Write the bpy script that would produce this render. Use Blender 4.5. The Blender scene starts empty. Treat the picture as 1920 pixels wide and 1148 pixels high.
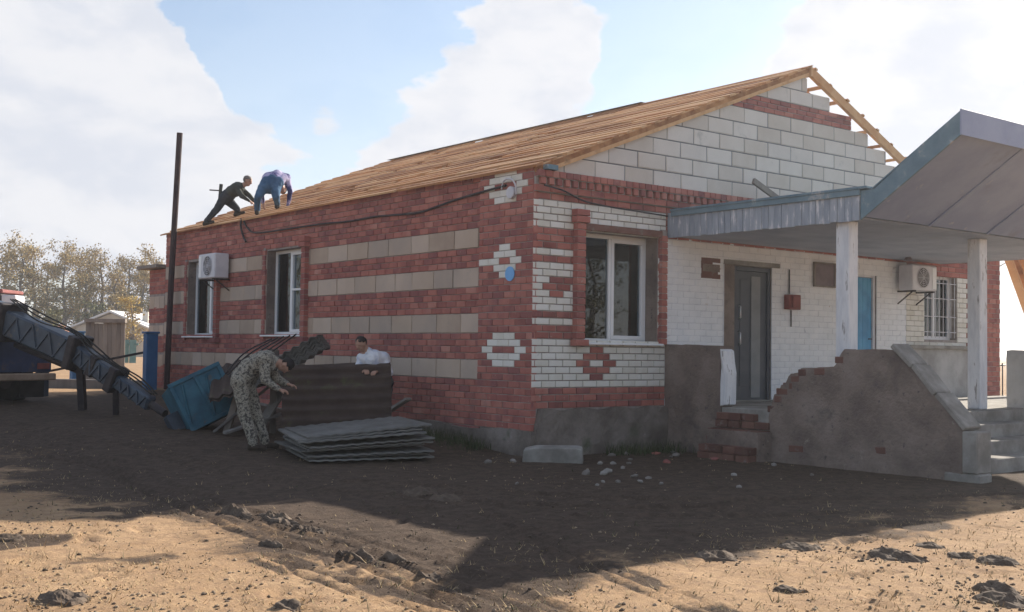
import bpy, bmesh, math, random
import numpy as np
from mathutils import Vector, Matrix, Quaternion
random.seed(7); np.random.seed(7)
S = bpy.context.scene
COL = S.collection
rad = math.radians

# ------------------------------------------------------------------ camera
CAM = Vector((-10.1469, -12.4632, 1.4982))
RIGHT = Vector((0.78774746, -0.61584065, 0.01393694))
UP = Vector((-0.03424989, -0.02119808, 0.99918846))
FWD = Vector((0.61504544, 0.78758551, 0.0377912))
cd = bpy.data.cameras.new('camera'); cam = bpy.data.objects.new('camera', cd); COL.objects.link(cam)
cd.sensor_fit = 'HORIZONTAL'; cd.sensor_width = 36; cd.lens = 2154.9 / 1920 * 36
cd.clip_start = 0.1; cd.clip_end = 6000
cam.matrix_world = Matrix(((RIGHT.x, UP.x, -FWD.x, CAM.x), (RIGHT.y, UP.y, -FWD.y, CAM.y), (RIGHT.z, UP.z, -FWD.z, CAM.z), (0, 0, 0, 1)))
S.camera = cam

# ------------------------------------------------------------------ light
SUN = Vector((1.98, 0.385, 1.0)).normalized()
EL = math.asin(SUN.z); AZ = math.atan2(SUN.x, SUN.y)
sl = bpy.data.lights.new('sun', 'SUN'); so = bpy.data.objects.new('sun', sl); COL.objects.link(so)
sl.energy = 5.0; sl.angle = rad(0.5); sl.color = (1.0, 0.91, 0.78)
so.rotation_euler = SUN.to_track_quat('Z', 'Y').to_euler()
SKY_STRENGTH = 0.075
CLOUD = 5.4
S.view_settings.view_transform = 'Standard'; S.view_settings.look = 'None'
S.view_settings.gamma = 1.0; S.view_settings.exposure = 1.05
S.view_settings.use_curve_mapping = False

W = bpy.data.worlds.new('World'); S.world = W; W.use_nodes = True
nt = W.node_tree; nt.nodes.clear()
def nn(t, typ, **k):
    n = t.nodes.new(typ)
    for a, b in k.items(): setattr(n, a, b)
    return n
def mth(t, op, a, b=None, c=None, clamp=False):
    n = t.nodes.new('ShaderNodeMath'); n.operation = op; n.use_clamp = clamp
    for i, x in enumerate((a, b, c)):
        if x is None: continue
        if isinstance(x, (int, float)): n.inputs[i].default_value = x
        else: t.links.new(x, n.inputs[i])
    return n.outputs[0]
def mixc(t, fac, a, b, blend='MIX'):
    n = t.nodes.new('ShaderNodeMix'); n.data_type = 'RGBA'; n.blend_type = blend
    for i, x in ((0, fac), (6, a), (7, b)):
        if isinstance(x, (int, float)): n.inputs[i].default_value = x
        elif isinstance(x, tuple): n.inputs[i].default_value = (*x[:3], 1)
        else: t.links.new(x, n.inputs[i])
    return n.outputs[2]
def smooth(t, v, lo, hi, a=0.0, b=1.0):
    n = t.nodes.new('ShaderNodeMapRange'); n.interpolation_type = 'SMOOTHSTEP'
    t.links.new(v, n.inputs[0]); n.inputs[1].default_value = lo; n.inputs[2].default_value = hi
    n.inputs[3].default_value = a; n.inputs[4].default_value = b
    return n.outputs[0]
tc = nn(nt, 'ShaderNodeTexCoord')
sky = nn(nt, 'ShaderNodeTexSky'); sky.sky_type = 'NISHITA'; sky.sun_disc = False
sky.sun_elevation = EL; sky.sun_rotation = AZ; sky.air_density = 1.0; sky.dust_density = 0.6; sky.ozone_density = 2.0
DIR = tc.outputs['Generated']
def noise(t, vec, scale, detail=5, rough=0.55, dist=0.0):
    n = t.nodes.new('ShaderNodeTexNoise'); t.links.new(vec, n.inputs['Vector'])
    n.inputs['Scale'].default_value = scale; n.inputs['Detail'].default_value = detail
    n.inputs['Roughness'].default_value = rough; n.inputs['Distortion'].default_value = dist
    return n.outputs[0]
mp = nn(nt, 'ShaderNodeMapping'); nt.links.new(DIR, mp.inputs['Vector']); mp.inputs['Scale'].default_value = (1, 1, 1.9)
n1 = noise(nt, mp.outputs[0], 5.6, 12, 0.60, 0.35)
n2 = noise(nt, mp.outputs[0], 11.0, 6, 0.55, 0.2)
def pxdir(px, py): return (RIGHT * ((px - 960) / 2154.9) - UP * ((py - 574) / 2154.9) + FWD).normalized()
tot = n1
# cumulus heads seen in the photograph, as directions in the sky, widths in degrees
for px, py, r, a in ((60, 170, 8.2, .30), (300, 230, 4.6, .22), (330, 330, 5.0, .16), (555, 215, 2.6, .20), (850, 215, 6.0, .17), (1060, 230, 3.4, .12),
                     (1010, 60, 3.0, .16), (1140, 110, 2.6, .12), (1750, 60, 8.5, .24), (1600, 130, 5.5, .14), (150, 420, 9, .14), (700, 320, 9, .12), (1900, 330, 9, .16),
                     (560, 70, 6.5, -.20), (760, 60, 4.5, -.18), (430, 140, 2.5, -.14), (1330, 120, 5.0, -.15), (1250, 30, 5, -.10), (1600, 230, 3, -.06)):
    d = pxdir(px, py)
    dp = nt.nodes.new('ShaderNodeVectorMath'); dp.operation = 'DOT_PRODUCT'; nt.links.new(DIR, dp.inputs[0]); dp.inputs[1].default_value = d
    s = smooth(nt, dp.outputs['Value'], math.cos(rad(r * 1.25)), math.cos(rad(r * .25)), 0.0, a)
    tot = mth(nt, 'ADD', tot, s)
cl = smooth(nt, tot, .535, .625)
sepz = nn(nt, 'ShaderNodeSeparateXYZ'); nt.links.new(DIR, sepz.inputs[0])
hz = smooth(nt, sepz.outputs[2], 0.02, 0.32, 0.58, 0.22)      # pale cloud veil low over the fields, all the way round
cl = mth(nt, 'MAXIMUM', cl, hz)
shade = mth(nt, 'ADD', smooth(nt, n2, .36, .62, 0.0, .75), mth(nt, 'MULTIPLY', smooth(nt, tot, .54, .66, .45, .0), 1.0), clamp=True)
cc = mixc(nt, shade, (CLOUD * .88, CLOUD * .92, CLOUD * 1.02), (CLOUD * 1.10, CLOUD * 1.10, CLOUD * 1.13))
skyc = mixc(nt, cl, sky.outputs[0], cc)
bg = nn(nt, 'ShaderNodeBackground'); bg.inputs[1].default_value = SKY_STRENGTH
nt.links.new(skyc, bg.inputs[0])
wo = nn(nt, 'ShaderNodeOutputWorld'); nt.links.new(bg.outputs[0], wo.inputs[0])

# ------------------------------------------------------------------ materials
MATS = {}
def M(name, cols, scale=3.0, rough=.85, bump=.15, bscale=30, island=0.0, spec=.25, metal=0.0, stretch=(1, 1, 1), dirt=None, detail=5, con=(.3, .7), dist=0.01, light=None):
    m = bpy.data.materials.new(name); m.use_nodes = True; t = m.node_tree; t.nodes.clear()
    out = nn(t, 'ShaderNodeOutputMaterial'); b = nn(t, 'ShaderNodeBsdfPrincipled'); t.links.new(b.outputs[0], out.inputs[0])
    g = nn(t, 'ShaderNodeNewGeometry'); mpn = nn(t, 'ShaderNodeMapping'); mpn.inputs['Scale'].default_value = stretch
    t.links.new(g.outputs['Position'], mpn.inputs['Vector'])
    f = smooth(t, noise(t, mpn.outputs[0], scale, detail, .6), con[0], con[1])
    if island > 0:
        oi = nn(t, 'ShaderNodeObjectInfo')
        r = mth(t, 'FRACT', mth(t, 'ADD', oi.outputs['Random'], g.outputs['Random Per Island']))
        f = mth(t, 'ADD', mth(t, 'MULTIPLY', f, 1 - island), mth(t, 'MULTIPLY', r, island))
    rp = nn(t, 'ShaderNodeValToRGB'); e = rp.color_ramp.elements
    while len(e) > 1: e.remove(e[-1])
    e[0].position = 0; e[0].color = (*cols[0], 1)
    for i, c in enumerate(cols[1:]):
        q = e.new((i + 1) / (len(cols) - 1)); q.color = (*c, 1)
    t.links.new(f, rp.inputs[0]); c = rp.outputs[0]
    if dirt:
        for dc, lo, hi, ds in dirt:
            k = smooth(t, noise(t, mpn.outputs[0], ds, 7, .65), lo, hi)
            c = mixc(t, k, c, dc)
    t.links.new(c, b.inputs['Base Color'])
    b.inputs['Roughness'].default_value = rough; b.inputs['Metallic'].default_value = metal
    b.inputs['Specular IOR Level'].default_value = spec
    if bump:
        bn = nn(t, 'ShaderNodeBump'); bn.inputs['Strength'].default_value = bump; bn.inputs['Distance'].default_value = dist
        t.links.new(noise(t, mpn.outputs[0], bscale, 6, .65), bn.inputs['Height']); t.links.new(bn.outputs[0], b.inputs['Normal'])
    MATS[name] = m; return m
M('brick_red', [(.19, .07, .064), (.35, .12, .10), (.45, .17, .135), (.24, .09, .088), (.39, .14, .112), (.53, .26, .21)], 2.2, .92, .6, 55, .80, dirt=[((.46, .33, .29), .62, .73, 15.0), ((.15, .08, .075), .60, .80, 1.1), ((.17, .14, .11), .68, .76, 5)])
M('brick_white', [(.64, .61, .53), (.74, .72, .66), (.79, .78, .74)], 4, .9, .4, 60, .6, dirt=[((.36, .33, .28), .62, .8, 6)])
M('brick_paint', [(.74, .76, .79), (.80, .82, .85), (.86, .87, .89)], 3, .75, .5, 45, .35, dirt=[((.55, .53, .50), .60, .75, 3.5), ((.42, .30, .26), .68, .74, 7)])
M('brick_old', [(.10, .05, .042), (.16, .075, .06), (.21, .11, .085)], 4, .95, .6, 40, .6, dirt=[((.20, .16, .14), .56, .7, 6)])
M('mortar', [(.24, .205, .19), (.38, .335, .31)], 6, .95, .5, 60)
M('mortar_paint', [(.56, .58, .63), (.70, .72, .76)], 6, .95, .5, 60)
M('block_buff', [(.37, .275, .215), (.49, .385, .30), (.57, .46, .375), (.42, .345, .29), (.53, .415, .325)], 1.5, .95, .8, 60, .8, dirt=[((.30, .25, .21), .60, .8, 2.2)])
M('block_gas', [(.53, .45, .385), (.62, .54, .475), (.69, .615, .555), (.58, .515, .47)], 1.6, .95, .5, 70, .75, dirt=[((.42, .38, .35), .58, .78, 2.5), ((.36, .34, .33), .66, .74, 8)])
M('joint_grey', [(.23, .22, .225), (.31, .30, .30)], 6, .95, .4, 60)
M('render_brown', [(.15, .115, .10), (.22, .17, .145), (.28, .225, .195)], 1.6, .95, 1.0, 16, dirt=[((.09, .075, .07), .53, .72, 1.1), ((.36, .315, .28), .63, .74, 5), ((.10, .085, .078), .62, .70, 11)], dist=.03)
M('render_grey', [(.30, .29, .28), (.40, .39, .385), (.47, .46, .45)], 1.6, .95, .6, 22, dirt=[((.18, .16, .15), .58, .78, 1.4)], dist=.015)
M('plinth', [(.13, .108, .094), (.195, .165, .145), (.265, .23, .205)], 2.0, .95, 1.0, 14, dirt=[((.10, .11, .07), .58, .75, 1.7), ((.40, .37, .34), .66, .76, 4)], dist=.025)
M('concrete', [(.19, .178, .162), (.26, .245, .225), (.34, .325, .30)], 3, .92, .5, 35, dirt=[((.22, .20, .18), .60, .78, 2.0)])
M('timber_new', [(.20, .085, .04), (.54, .26, .11), (.66, .40, .21), (.28, .12, .05), (.60, .31, .14)], 2.5, .8, .3, 14, .75, stretch=(1, .25, 1), dirt=[((.30, .17, .09), .62, .75, 3)])
M('timber_old', [(.14, .12, .11), (.22, .19, .17), (.29, .25, .22)], 3, .9, .5, 12, .5, stretch=(2, 2, .3))
M('timber_grey', [(.11, .10, .095), (.18, .165, .155), (.24, .22, .20)], 3, .9, .5, 12, .5, stretch=(2, 2, .3))
M('paint_teal', [(.10, .17, .22), (.15, .235, .29), (.20, .29, .34)], 3, .75, .4, 18, .35, dirt=[((.42, .42, .43), .55, .68, 3.0)])
M('paint_peel', [(.24, .28, .34), (.33, .37, .43), (.45, .48, .53)], 3.0, .85, .5, 18, .45, stretch=(5, 5, .8), dirt=[((.68, .68, .70), .56, .64, 3.0), ((.20, .20, .22), .66, .74, 4)])
M('paint_white', [(.66, .67, .70), (.76, .77, .79), (.82, .82, .83)], 4, .8, .4, 25, stretch=(3, 3, .6), dirt=[((.34, .32, .32), .58, .66, 4.0), ((.50, .48, .47), .55, .7, 1.5)])
M('soffit', [(.27, .31, .40), (.34, .38, .47), (.40, .44, .52)], 1.6, .7, .2, 20, .3, dirt=[((.28, .29, .31), .62, .8, 1.2)])
M('visor', [(.22, .26, .40), (.28, .32, .46), (.34, .38, .51)], 1.2, .6, .5, 2.2, .4, spec=.35, dirt=[((.20, .21, .27), .55, .75, .9), ((.42, .43, .48), .64, .72, 4)])
M('pvc', [(.78, .79, .81), (.82, .83, .85)], 2, .35, .03, 20, spec=.5)
M('door_dark', [(.035, .045, .065), (.055, .065, .085)], 3, .5, .1, 40, spec=.4)
M('door_panel', [(.16, .17, .18), (.21, .22, .23)], 3, .5, .1, 40, spec=.4)
M('door_blue', [(.045, .24, .46), (.07, .31, .56), (.09, .36, .60)], 2, .55, .2, 25, spec=.4)
M('metal_dark', [(.035, .03, .035), (.065, .055, .055)], 6, .55, .2, 40, metal=.5)
M('pipe_brown', [(.035, .022, .026), (.065, .038, .038)], 5, .75, .3, 30, dirt=[((.10, .055, .04), .62, .75, 9)])
M('metal_bright', [(.60, .60, .62), (.72, .72, .74)], 6, .3, 0, metal=.9)
M('boom_blue', [(.018, .03, .05), (.03, .048, .075), (.045, .07, .10)], 3, .45, .15, 20, spec=.5, dirt=[((.11, .09, .07), .58, .72, 5)])
M('truck_blue', [(.018, .035, .085), (.03, .055, .13)], 3, .5, .15, 20, spec=.4, dirt=[((.10, .08, .065), .56, .72, 3)])
M('basket_teal', [(.018, .08, .125), (.026, .115, .17), (.038, .145, .20)], 3, .6, .2, 25, spec=.35, dirt=[((.10, .09, .07), .60, .74, 4)])
M('post_blue', [(.03, .11, .25), (.045, .15, .32)], 3, .6, .2, 25, dirt=[((.12, .10, .09), .62, .76, 4)])
M('fence_green', [(.10, .20, .19), (.14, .25, .24)], 3, .7, .1, 20)
M('rubber', [(.018, .018, .018), (.04, .037, .035)], 5, .9, .4, 40)
M('bumper', [(.30, .22, .16), (.42, .32, .24)], 4, .8, .2, 25)
M('slate', [(.11, .108, .10), (.165, .16, .15), (.225, .22, .205)], 2.5, .95, .5, 50, .5, dirt=[((.11, .105, .08), .56, .74, 2), ((.35, .35, .34), .66, .76, 6)])
M('slate_brown', [(.045, .03, .026), (.07, .048, .04), (.10, .072, .058)], 2.5, .95, .5, 50, .5, dirt=[((.09, .095, .045), .56, .74, 2.5)])
M('camo', [(.07, .065, .06), (.11, .10, .088), (.20, .185, .155), (.29, .27, .225), (.38, .355, .30), (.25, .23, .185), (.11, .10, .085)], 22, .95, .6, 26, con=(.32, .68), detail=3, dist=.02)
M('cloth_dark', [(.025, .03, .04), (.05, .055, .065)], 5, .95, .7, 22, dist=.02)
M('cloth_green', [(.045, .05, .045), (.08, .085, .075)], 5, .95, .7, 22, dist=.02)
M('jeans', [(.03, .085, .17), (.05, .12, .22), (.07, .15, .26)], 6, .95, .6, 22, dist=.02)
M('shirt_violet', [(.03, .035, .12), (.06, .06, .20), (.34, .31, .52), (.48, .44, .62)], 4, .9, .6, 22, con=(.36, .6), dist=.02)
M('shirt_navy', [(.035, .045, .13), (.055, .065, .18)], 5, .9, .6, 22, dist=.02)
M('shirt_white', [(.52, .57, .70), (.70, .73, .80), (.78, .80, .84)], 6, .9, .9, 18, con=(.35, .6), dist=.03)
M('skin', [(.36, .20, .14), (.44, .26, .19)], 8, .6, .1, 40, spec=.35)
M('hair_dark', [(.012, .010, .012), (.03, .025, .025)], 20, .8, .6, 60)
M('hair_grey', [(.14, .125, .115), (.24, .215, .20)], 20, .85, .6, 60)
M('boot', [(.03, .022, .018), (.06, .045, .035)], 10, .8, .3, 40)
M('bark', [(.10, .085, .075), (.17, .145, .125)], 3, .95, .6, 8, stretch=(1, 1, .3))
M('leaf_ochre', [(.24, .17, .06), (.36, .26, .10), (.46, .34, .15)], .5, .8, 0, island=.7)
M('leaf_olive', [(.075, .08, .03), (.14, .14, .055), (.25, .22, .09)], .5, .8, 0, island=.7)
M('leaf_grey', [(.06, .06, .055), (.10, .092, .08), (.17, .14, .11)], .5, .8, 0, island=.7)
M('leaf_yellow', [(.40, .27, .04), (.52, .36, .08)], .5, .8, 0, island=.7)
M('weed_green', [(.035, .05, .02), (.07, .085, .035)], .5, .9, 0, island=.7)
M('straw', [(.30, .22, .12), (.42, .31, .17), (.50, .38, .22)], 4, .95, 0, island=.7)
M('soil', [(.07, .052, .04), (.115, .085, .064), (.17, .13, .098)], 9, .97, .7, 50, .4)
M('clod', [(.17, .13, .09), (.26, .195, .135), (.36, .28, .19)], 9, .97, .5, 50, .6)
M('rubble', [(.15, .13, .115), (.23, .205, .185), (.34, .32, .295)], 6, .95, .5, 40, .7)
M('roof_white', [(.66, .67, .70), (.74, .75, .78)], 1, .6, 0)
M('wall_cream', [(.50, .46, .40), (.60, .56, .49)], 1, .9, .1, 10)
M('roof_rust', [(.22, .10, .07), (.32, .16, .11)], 1, .8, 0)
M('interior', [(.26, .25, .24), (.33, .32, .30)], 1, .95, 0)
M('curtain', [(.46, .48, .50), (.62, .63, .65)], 3, .9, .4, 10, stretch=(6, 6, .2))
M('sign_blue', [(.10, .36, .75), (.14, .42, .80)], 5, .4, 0, spec=.5)
M('plaque', [(.13, .09, .10), (.18, .13, .14)], 7, .5, .1, 30, spec=.4)
M('box_red', [(.20, .06, .055), (.28, .08, .07)], 6, .6, .1, 30)
M('lamp_pale', [(.55, .55, .60), (.66, .66, .70)], 4, .4, 0)
def glass_mat():
    m = bpy.data.materials.new('glass'); m.use_nodes = True; t = m.node_tree; t.nodes.clear()
    out = nn(t, 'ShaderNodeOutputMaterial'); tr = nn(t, 'ShaderNodeBsdfTransparent'); gl = nn(t, 'ShaderNodeBsdfGlossy')
    tr.inputs[0].default_value = (.55, .62, .64, 1); gl.inputs['Roughness'].default_value = .015; gl.inputs[0].default_value = (.9, .94, 1, 1)
    fr = nn(t, 'ShaderNodeFresnel'); fr.inputs[0].default_value = 1.65
    mx = nn(t, 'ShaderNodeMixShader'); t.links.new(fr.outputs[0], mx.inputs[0]); t.links.new(tr.outputs[0], mx.inputs[1]); t.links.new(gl.outputs[0], mx.inputs[2])
    t.links.new(mx.outputs[0], out.inputs[0]); MATS['glass'] = m
glass_mat()

# ------------------------------------------------------------------ mesh helpers
WINV = {}
def reg(o, inv=None): WINV[o.name] = inv if inv is not None else Matrix.Identity(4)
def setpar(o, p):
    o.parent = p; o.matrix_parent_inverse = WINV[p.name].copy()
def tag(o, label=None, cat=None, group=None, kind=None):
    if label: o['label'] = label
    if cat: o['category'] = cat
    if group: o['group'] = group
    if kind: o['kind'] = kind
    return o
def thing(name, label, cat, loc=(0, 0, 0), group=None):
    o = bpy.data.objects.new(name, None); COL.objects.link(o); o.location = loc; o.empty_display_size = .2
    reg(o, Matrix.Translation(-Vector(loc))); return tag(o, label, cat, group, 'thing' if label else None)
def add_obj(name, me, parent=None):
    o = bpy.data.objects.new(name, me); COL.objects.link(o); reg(o)
    if parent: setpar(o, parent)
    return o
class MB:
    def __init__(s): s.v = []; s.f = []
    def add(s, vs, fs):
        n = len(s.v); s.v.extend([tuple(p) for p in vs]); s.f.extend([tuple(i + n for i in f) for f in fs]); return s
    def box(s, x0, x1, y0, y1, z0, z1):
        x0, x1 = min(x0, x1), max(x0, x1); y0, y1 = min(y0, y1), max(y0, y1); z0, z1 = min(z0, z1), max(z0, z1)
        return s.add([(x0, y0, z0), (x1, y0, z0), (x1, y1, z0), (x0, y1, z0), (x0, y0, z1), (x1, y0, z1), (x1, y1, z1), (x0, y1, z1)],
                     [(0, 3, 2, 1), (4, 5, 6, 7), (0, 1, 5, 4), (1, 2, 6, 5), (2, 3, 7, 6), (3, 0, 4, 7)])
    def beam(s, a, b, w, h, up=Vector((0, 0, 1))):      # rectangular bar from a to b
        a = Vector(a); b = Vector(b); d = (b - a).normalized(); sx = d.cross(up).normalized(); uz = sx.cross(d)
        vs = [p + sx * (i * w / 2) + uz * (j * h / 2) for p in (a, b) for i, j in ((-1, -1), (1, -1), (1, 1), (-1, 1))]
        return s.add(vs, [(0, 1, 2, 3), (7, 6, 5, 4), (0, 4, 5, 1), (1, 5, 6, 2), (2, 6, 7, 3), (3, 7, 4, 0)])
    def prism(s, poly, vec):
        n = len(poly); v = Vector(vec); vs = [Vector(p) for p in poly] + [Vector(p) + v for p in poly]
        fs = [tuple(range(n))[::-1], tuple(range(n, 2 * n))] + [(i, (i + 1) % n, n + (i + 1) % n, n + i) for i in range(n)]
        return s.add(vs, fs)
    def tube(s, pts, rs, n=8, cap=True):
        pts = [Vector(p) for p in pts]
        if isinstance(rs, (int, float)): rs = [rs] * len(pts)
        vs = []; fs = []; pu = None
        for i, p in enumerate(pts):
            d = (pts[min(i + 1, len(pts) - 1)] - pts[max(i - 1, 0)]).normalized()
            if pu is None: pu = d.orthogonal().normalized()
            pu = (pu - d * pu.dot(d)).normalized(); q = d.cross(pu)
            for k in range(n):
                a = 2 * math.pi * k / n; vs.append(p + (pu * math.cos(a) + q * math.sin(a)) * rs[i])
        for i in range(len(pts) - 1):
            for k in range(n):
                fs.append((i * n + k, i * n + (k + 1) % n, (i + 1) * n + (k + 1) % n, (i + 1) * n + k))
        if cap: fs += [tuple(range(n))[::-1], tuple(range((len(pts) - 1) * n, len(pts) * n))]
        return s.add(vs, fs)
    def sphere(s, c, r, seg=12, rings=8, ax=None):
        ax = ax or (Vector((1, 0, 0)), Vector((0, 1, 0)), Vector((0, 0, 1)))
        if isinstance(r, (int, float)): r = (r, r, r)
        c = Vector(c); vs = [c + ax[2] * r[2]]; fs = []
        for i in range(1, rings):
            t = math.pi * i / rings
            for k in range(seg):
                p = 2 * math.pi * k / seg
                vs.append(c + ax[0] * (r[0] * math.sin(t) * math.cos(p)) + ax[1] * (r[1] * math.sin(t) * math.sin(p)) + ax[2] * (r[2] * math.cos(t)))
        vs.append(c - ax[2] * r[2]); L = len(vs) - 1
        for k in range(seg):
            fs.append((0, 1 + k, 1 + (k + 1) % seg)); b = 1 + (rings - 2) * seg; fs.append((L, b + (k + 1) % seg, b + k))
        for i in range(rings - 2):
            for k in range(seg):
                a = 1 + i * seg; fs.append((a + k, a + seg + k, a + seg + (k + 1) % seg, a + (k + 1) % seg))
        return s.add(vs, fs)
    def lump(s, c, r, rng, sq=.7):                       # a broken, angular lump
        t = (1 + 5 ** .5) / 2
        vs = [(-1, t, 0), (1, t, 0), (-1, -t, 0), (1, -t, 0), (0, -1, t), (0, 1, t), (0, -1, -t), (0, 1, -t), (t, 0, -1), (t, 0, 1), (-t, 0, -1), (-t, 0, 1)]
        fs = [(0, 11, 5), (0, 5, 1), (0, 1, 7), (0, 7, 10), (0, 10, 11), (1, 5, 9), (5, 11, 4), (11, 10, 2), (10, 7, 6), (7, 1, 8), (3, 9, 4), (3, 4, 2), (3, 2, 6), (3, 6, 8), (3, 8, 9), (4, 9, 5), (2, 4, 11), (6, 2, 10), (8, 6, 7), (9, 8, 1)]
        e = Matrix.Rotation(rng.uniform(0, 6.3), 3, 'Z') @ Matrix.Rotation(rng.uniform(-.5, .5), 3, 'X')
        sc = (rng.uniform(.7, 1.3), rng.uniform(.6, 1.1), sq * rng.uniform(.7, 1.1))
        o = [e @ Vector([x / 1.9 * sc[i] * r * rng.uniform(.72, 1.2) for i, x in enumerate(v)]) + Vector(c) for v in vs]
        return s.add(o, fs)
    def mesh(s, name, mat, bevel=0, smooth_=False):
        me = bpy.data.meshes.new(name); me.from_pydata(s.v, [], s.f)
        bm = bmesh.new(); bm.from_mesh(me)
        bmesh.ops.recalc_face_normals(bm, faces=bm.faces)
        if bevel: bmesh.ops.bevel(bm, geom=list(bm.edges), offset=bevel, segments=1, affect='EDGES')
        bm.to_mesh(me); bm.free()
        if smooth_: me.polygons.foreach_set('use_smooth', [True] * len(me.polygons))
        me.materials.append(MATS[mat]); return me
    def build(s, name, mat, parent=None, bevel=0, smooth_=False):
        return add_obj(name, s.mesh(name, mat, bevel, smooth_), parent)
def sbox(name, mat, parent, x0, x1, y0, y1, z0, z1, bevel=.004):
    return MB().box(x0, x1, y0, y1, z0, z1).build(name, mat, parent, bevel)
def curve_pts(pts, n=8):                                  # Catmull-Rom through points
    P = [Vector(p) for p in pts]; P = [P[0]] + P + [P[-1]]; out = []
    for i in range(1, len(P) - 2):
        for k in range(n):
            t = k / n; a, b, c, d = P[i - 1], P[i], P[i + 1], P[i + 2]
            out.append(.5 * ((2 * b) + (c - a) * t + (2 * a - 5 * b + 4 * c - d) * t * t + (3 * b - a - 3 * c + d) * t ** 3))
    return out + [P[-2]]

# ------------------------------------------------------------------ ground
def vnoise(x, y, seed):
    xi = np.floor(x).astype(np.int64); yi = np.floor(y).astype(np.int64); xf = x - xi; yf = y - yi
    def h(a, b):
        v = (a * 374761393 + b * 668265263 + seed * 1442695) & 0x7fffffff
        v = ((v ^ (v >> 13)) * 1274126177) & 0x7fffffff
        return ((v ^ (v >> 16)) & 0xffff) / 65535.0
    u = xf * xf * (3 - 2 * xf); w = yf * yf * (3 - 2 * yf)
    return (h(xi, yi) * (1 - u) + h(xi + 1, yi) * u) * (1 - w) + (h(xi, yi + 1) * (1 - u) + h(xi + 1, yi + 1) * u) * w
def fbm(x, y, seed, oct_=4):
    a = 0; s = 1.0; n = 0
    for i in range(oct_): a = a + s * vnoise(x * 2 ** i, y * 2 ** i, seed + i); n += s; s *= .5
    return a / n
def sst(a, b, x): t = np.clip((x - a) / (b - a), 0, 1); return t * t * (3 - 2 * t)
RUTS = [([(-5.3, 6.0), (-5.24, 2.0), (-5.77, -2.46), (-5.62, -4.19), (-5.75, -5.8), (-5.89, -7.5)], .09, .05),
        ([(-6.9, 7.0), (-5.97, 4.08), (-5.45, 1.39), (-5.85, -1.41), (-6.05, -3.6), (-6.02, -5.8), (-6.3, -8)], .08, .05),
        ([(-6.5, -5.0), (-6.5, -6.1), (-6.55, -8)], .05, .03), ([(-6.1, -5.2), (-6.21, -6.0), (-6.34, -8)], .05, .03),
        ([(-3.9, -4.0), (-4.78, -6.63), (-5.11, -7.78), (-5.4, -9)], .06, .03),
        ([(-5.9, 11), (-5.14, 7.43), (-4.43, 2.34), (-4.37, -1.43), (-3.9, -2.6), (-2.6, -4.4), (-1.5, -5.0)], .12, .06),
        ([(-3.6, -1.2), (-2.6, -3.2), (-1.4, -4.6), (.5, -5.6), (3, -6.4), (7, -7)], .12, .05), ([(-3.2, -4.6), (-1.6, -5.6), (.6, -6.6), (4, -7.3)], .09, .04)]
_R2 = []
for _pl, _w, _d in RUTS:
    for _o in (-.07, .06, .16): _R2.append(([(a + _o, b) for a, b in _pl], _w * .42, _d * (.75 if _o else 1)))
RUTS = _R2
def segdist(x, y, pl):
    d = np.full(x.shape, 1e9)
    for (ax, ay), (bx, by) in zip(pl[:-1], pl[1:]):
        dx, dy = bx - ax, by - ay; t = np.clip(((x - ax) * dx + (y - ay) * dy) / (dx * dx + dy * dy), 0, 1)
        d = np.minimum(d, np.hypot(x - ax - t * dx, y - ay - t * dy))
    return d
RUTMASK = {}
def rut_window(x, y, z):
    i0, i1 = np.searchsorted(x[0], (-9.5, 7.5)); j0, j1 = np.searchsorted(y[:, 0], (-10.2, 11.2)); X, Y = x[j0:j1, i0:i1], y[j0:j1, i0:i1]; Z = z[j0:j1, i0:i1]
    XW = X + (fbm(X * 1.2, Y * 1.2, 31) - .5) * .12; pat = sst(.30, .60, fbm(X * 1.6, Y * 1.6, 77)); mk = np.zeros(X.shape)
    for pl, w, dp in RUTS:
        xa, xb = min(p[0] for p in pl) - .8, max(p[0] for p in pl) + .8; ia, ib = np.searchsorted(X[0], (xa, xb)); sl_ = np.s_[:, ia:ib]
        d = segdist(XW[sl_], Y[sl_], pl); dp = dp * .75
        Z[sl_] += -dp * np.exp(-(d / w) ** 2) + dp * .5 * np.exp(-((d - 2.2 * w) / (w * .8)) ** 2); mk[sl_] = np.maximum(mk[sl_], 1.0 * np.exp(-(d / (w * 2.6)) ** 2) * (.35 + .65 * pat[sl_]))
    RUTMASK['m'] = (i0, i1, j0, j1, mk)
_rf = random.Random(44)
PRINTS = [(-6.9 + .36 * k + _rf.uniform(-.05, .05), -5.9 + .33 * k + (.14 if k % 2 else -.14), .75) for k in range(12)] + [(-1.2 - .33 * k, -6.3 - .22 * k + (.13 if k % 2 else -.13), 2.6) for k in range(9)] + [(_rf.uniform(-8, 1), _rf.uniform(-8.5, -3), _rf.uniform(0, 6)) for k in range(60)]
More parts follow.
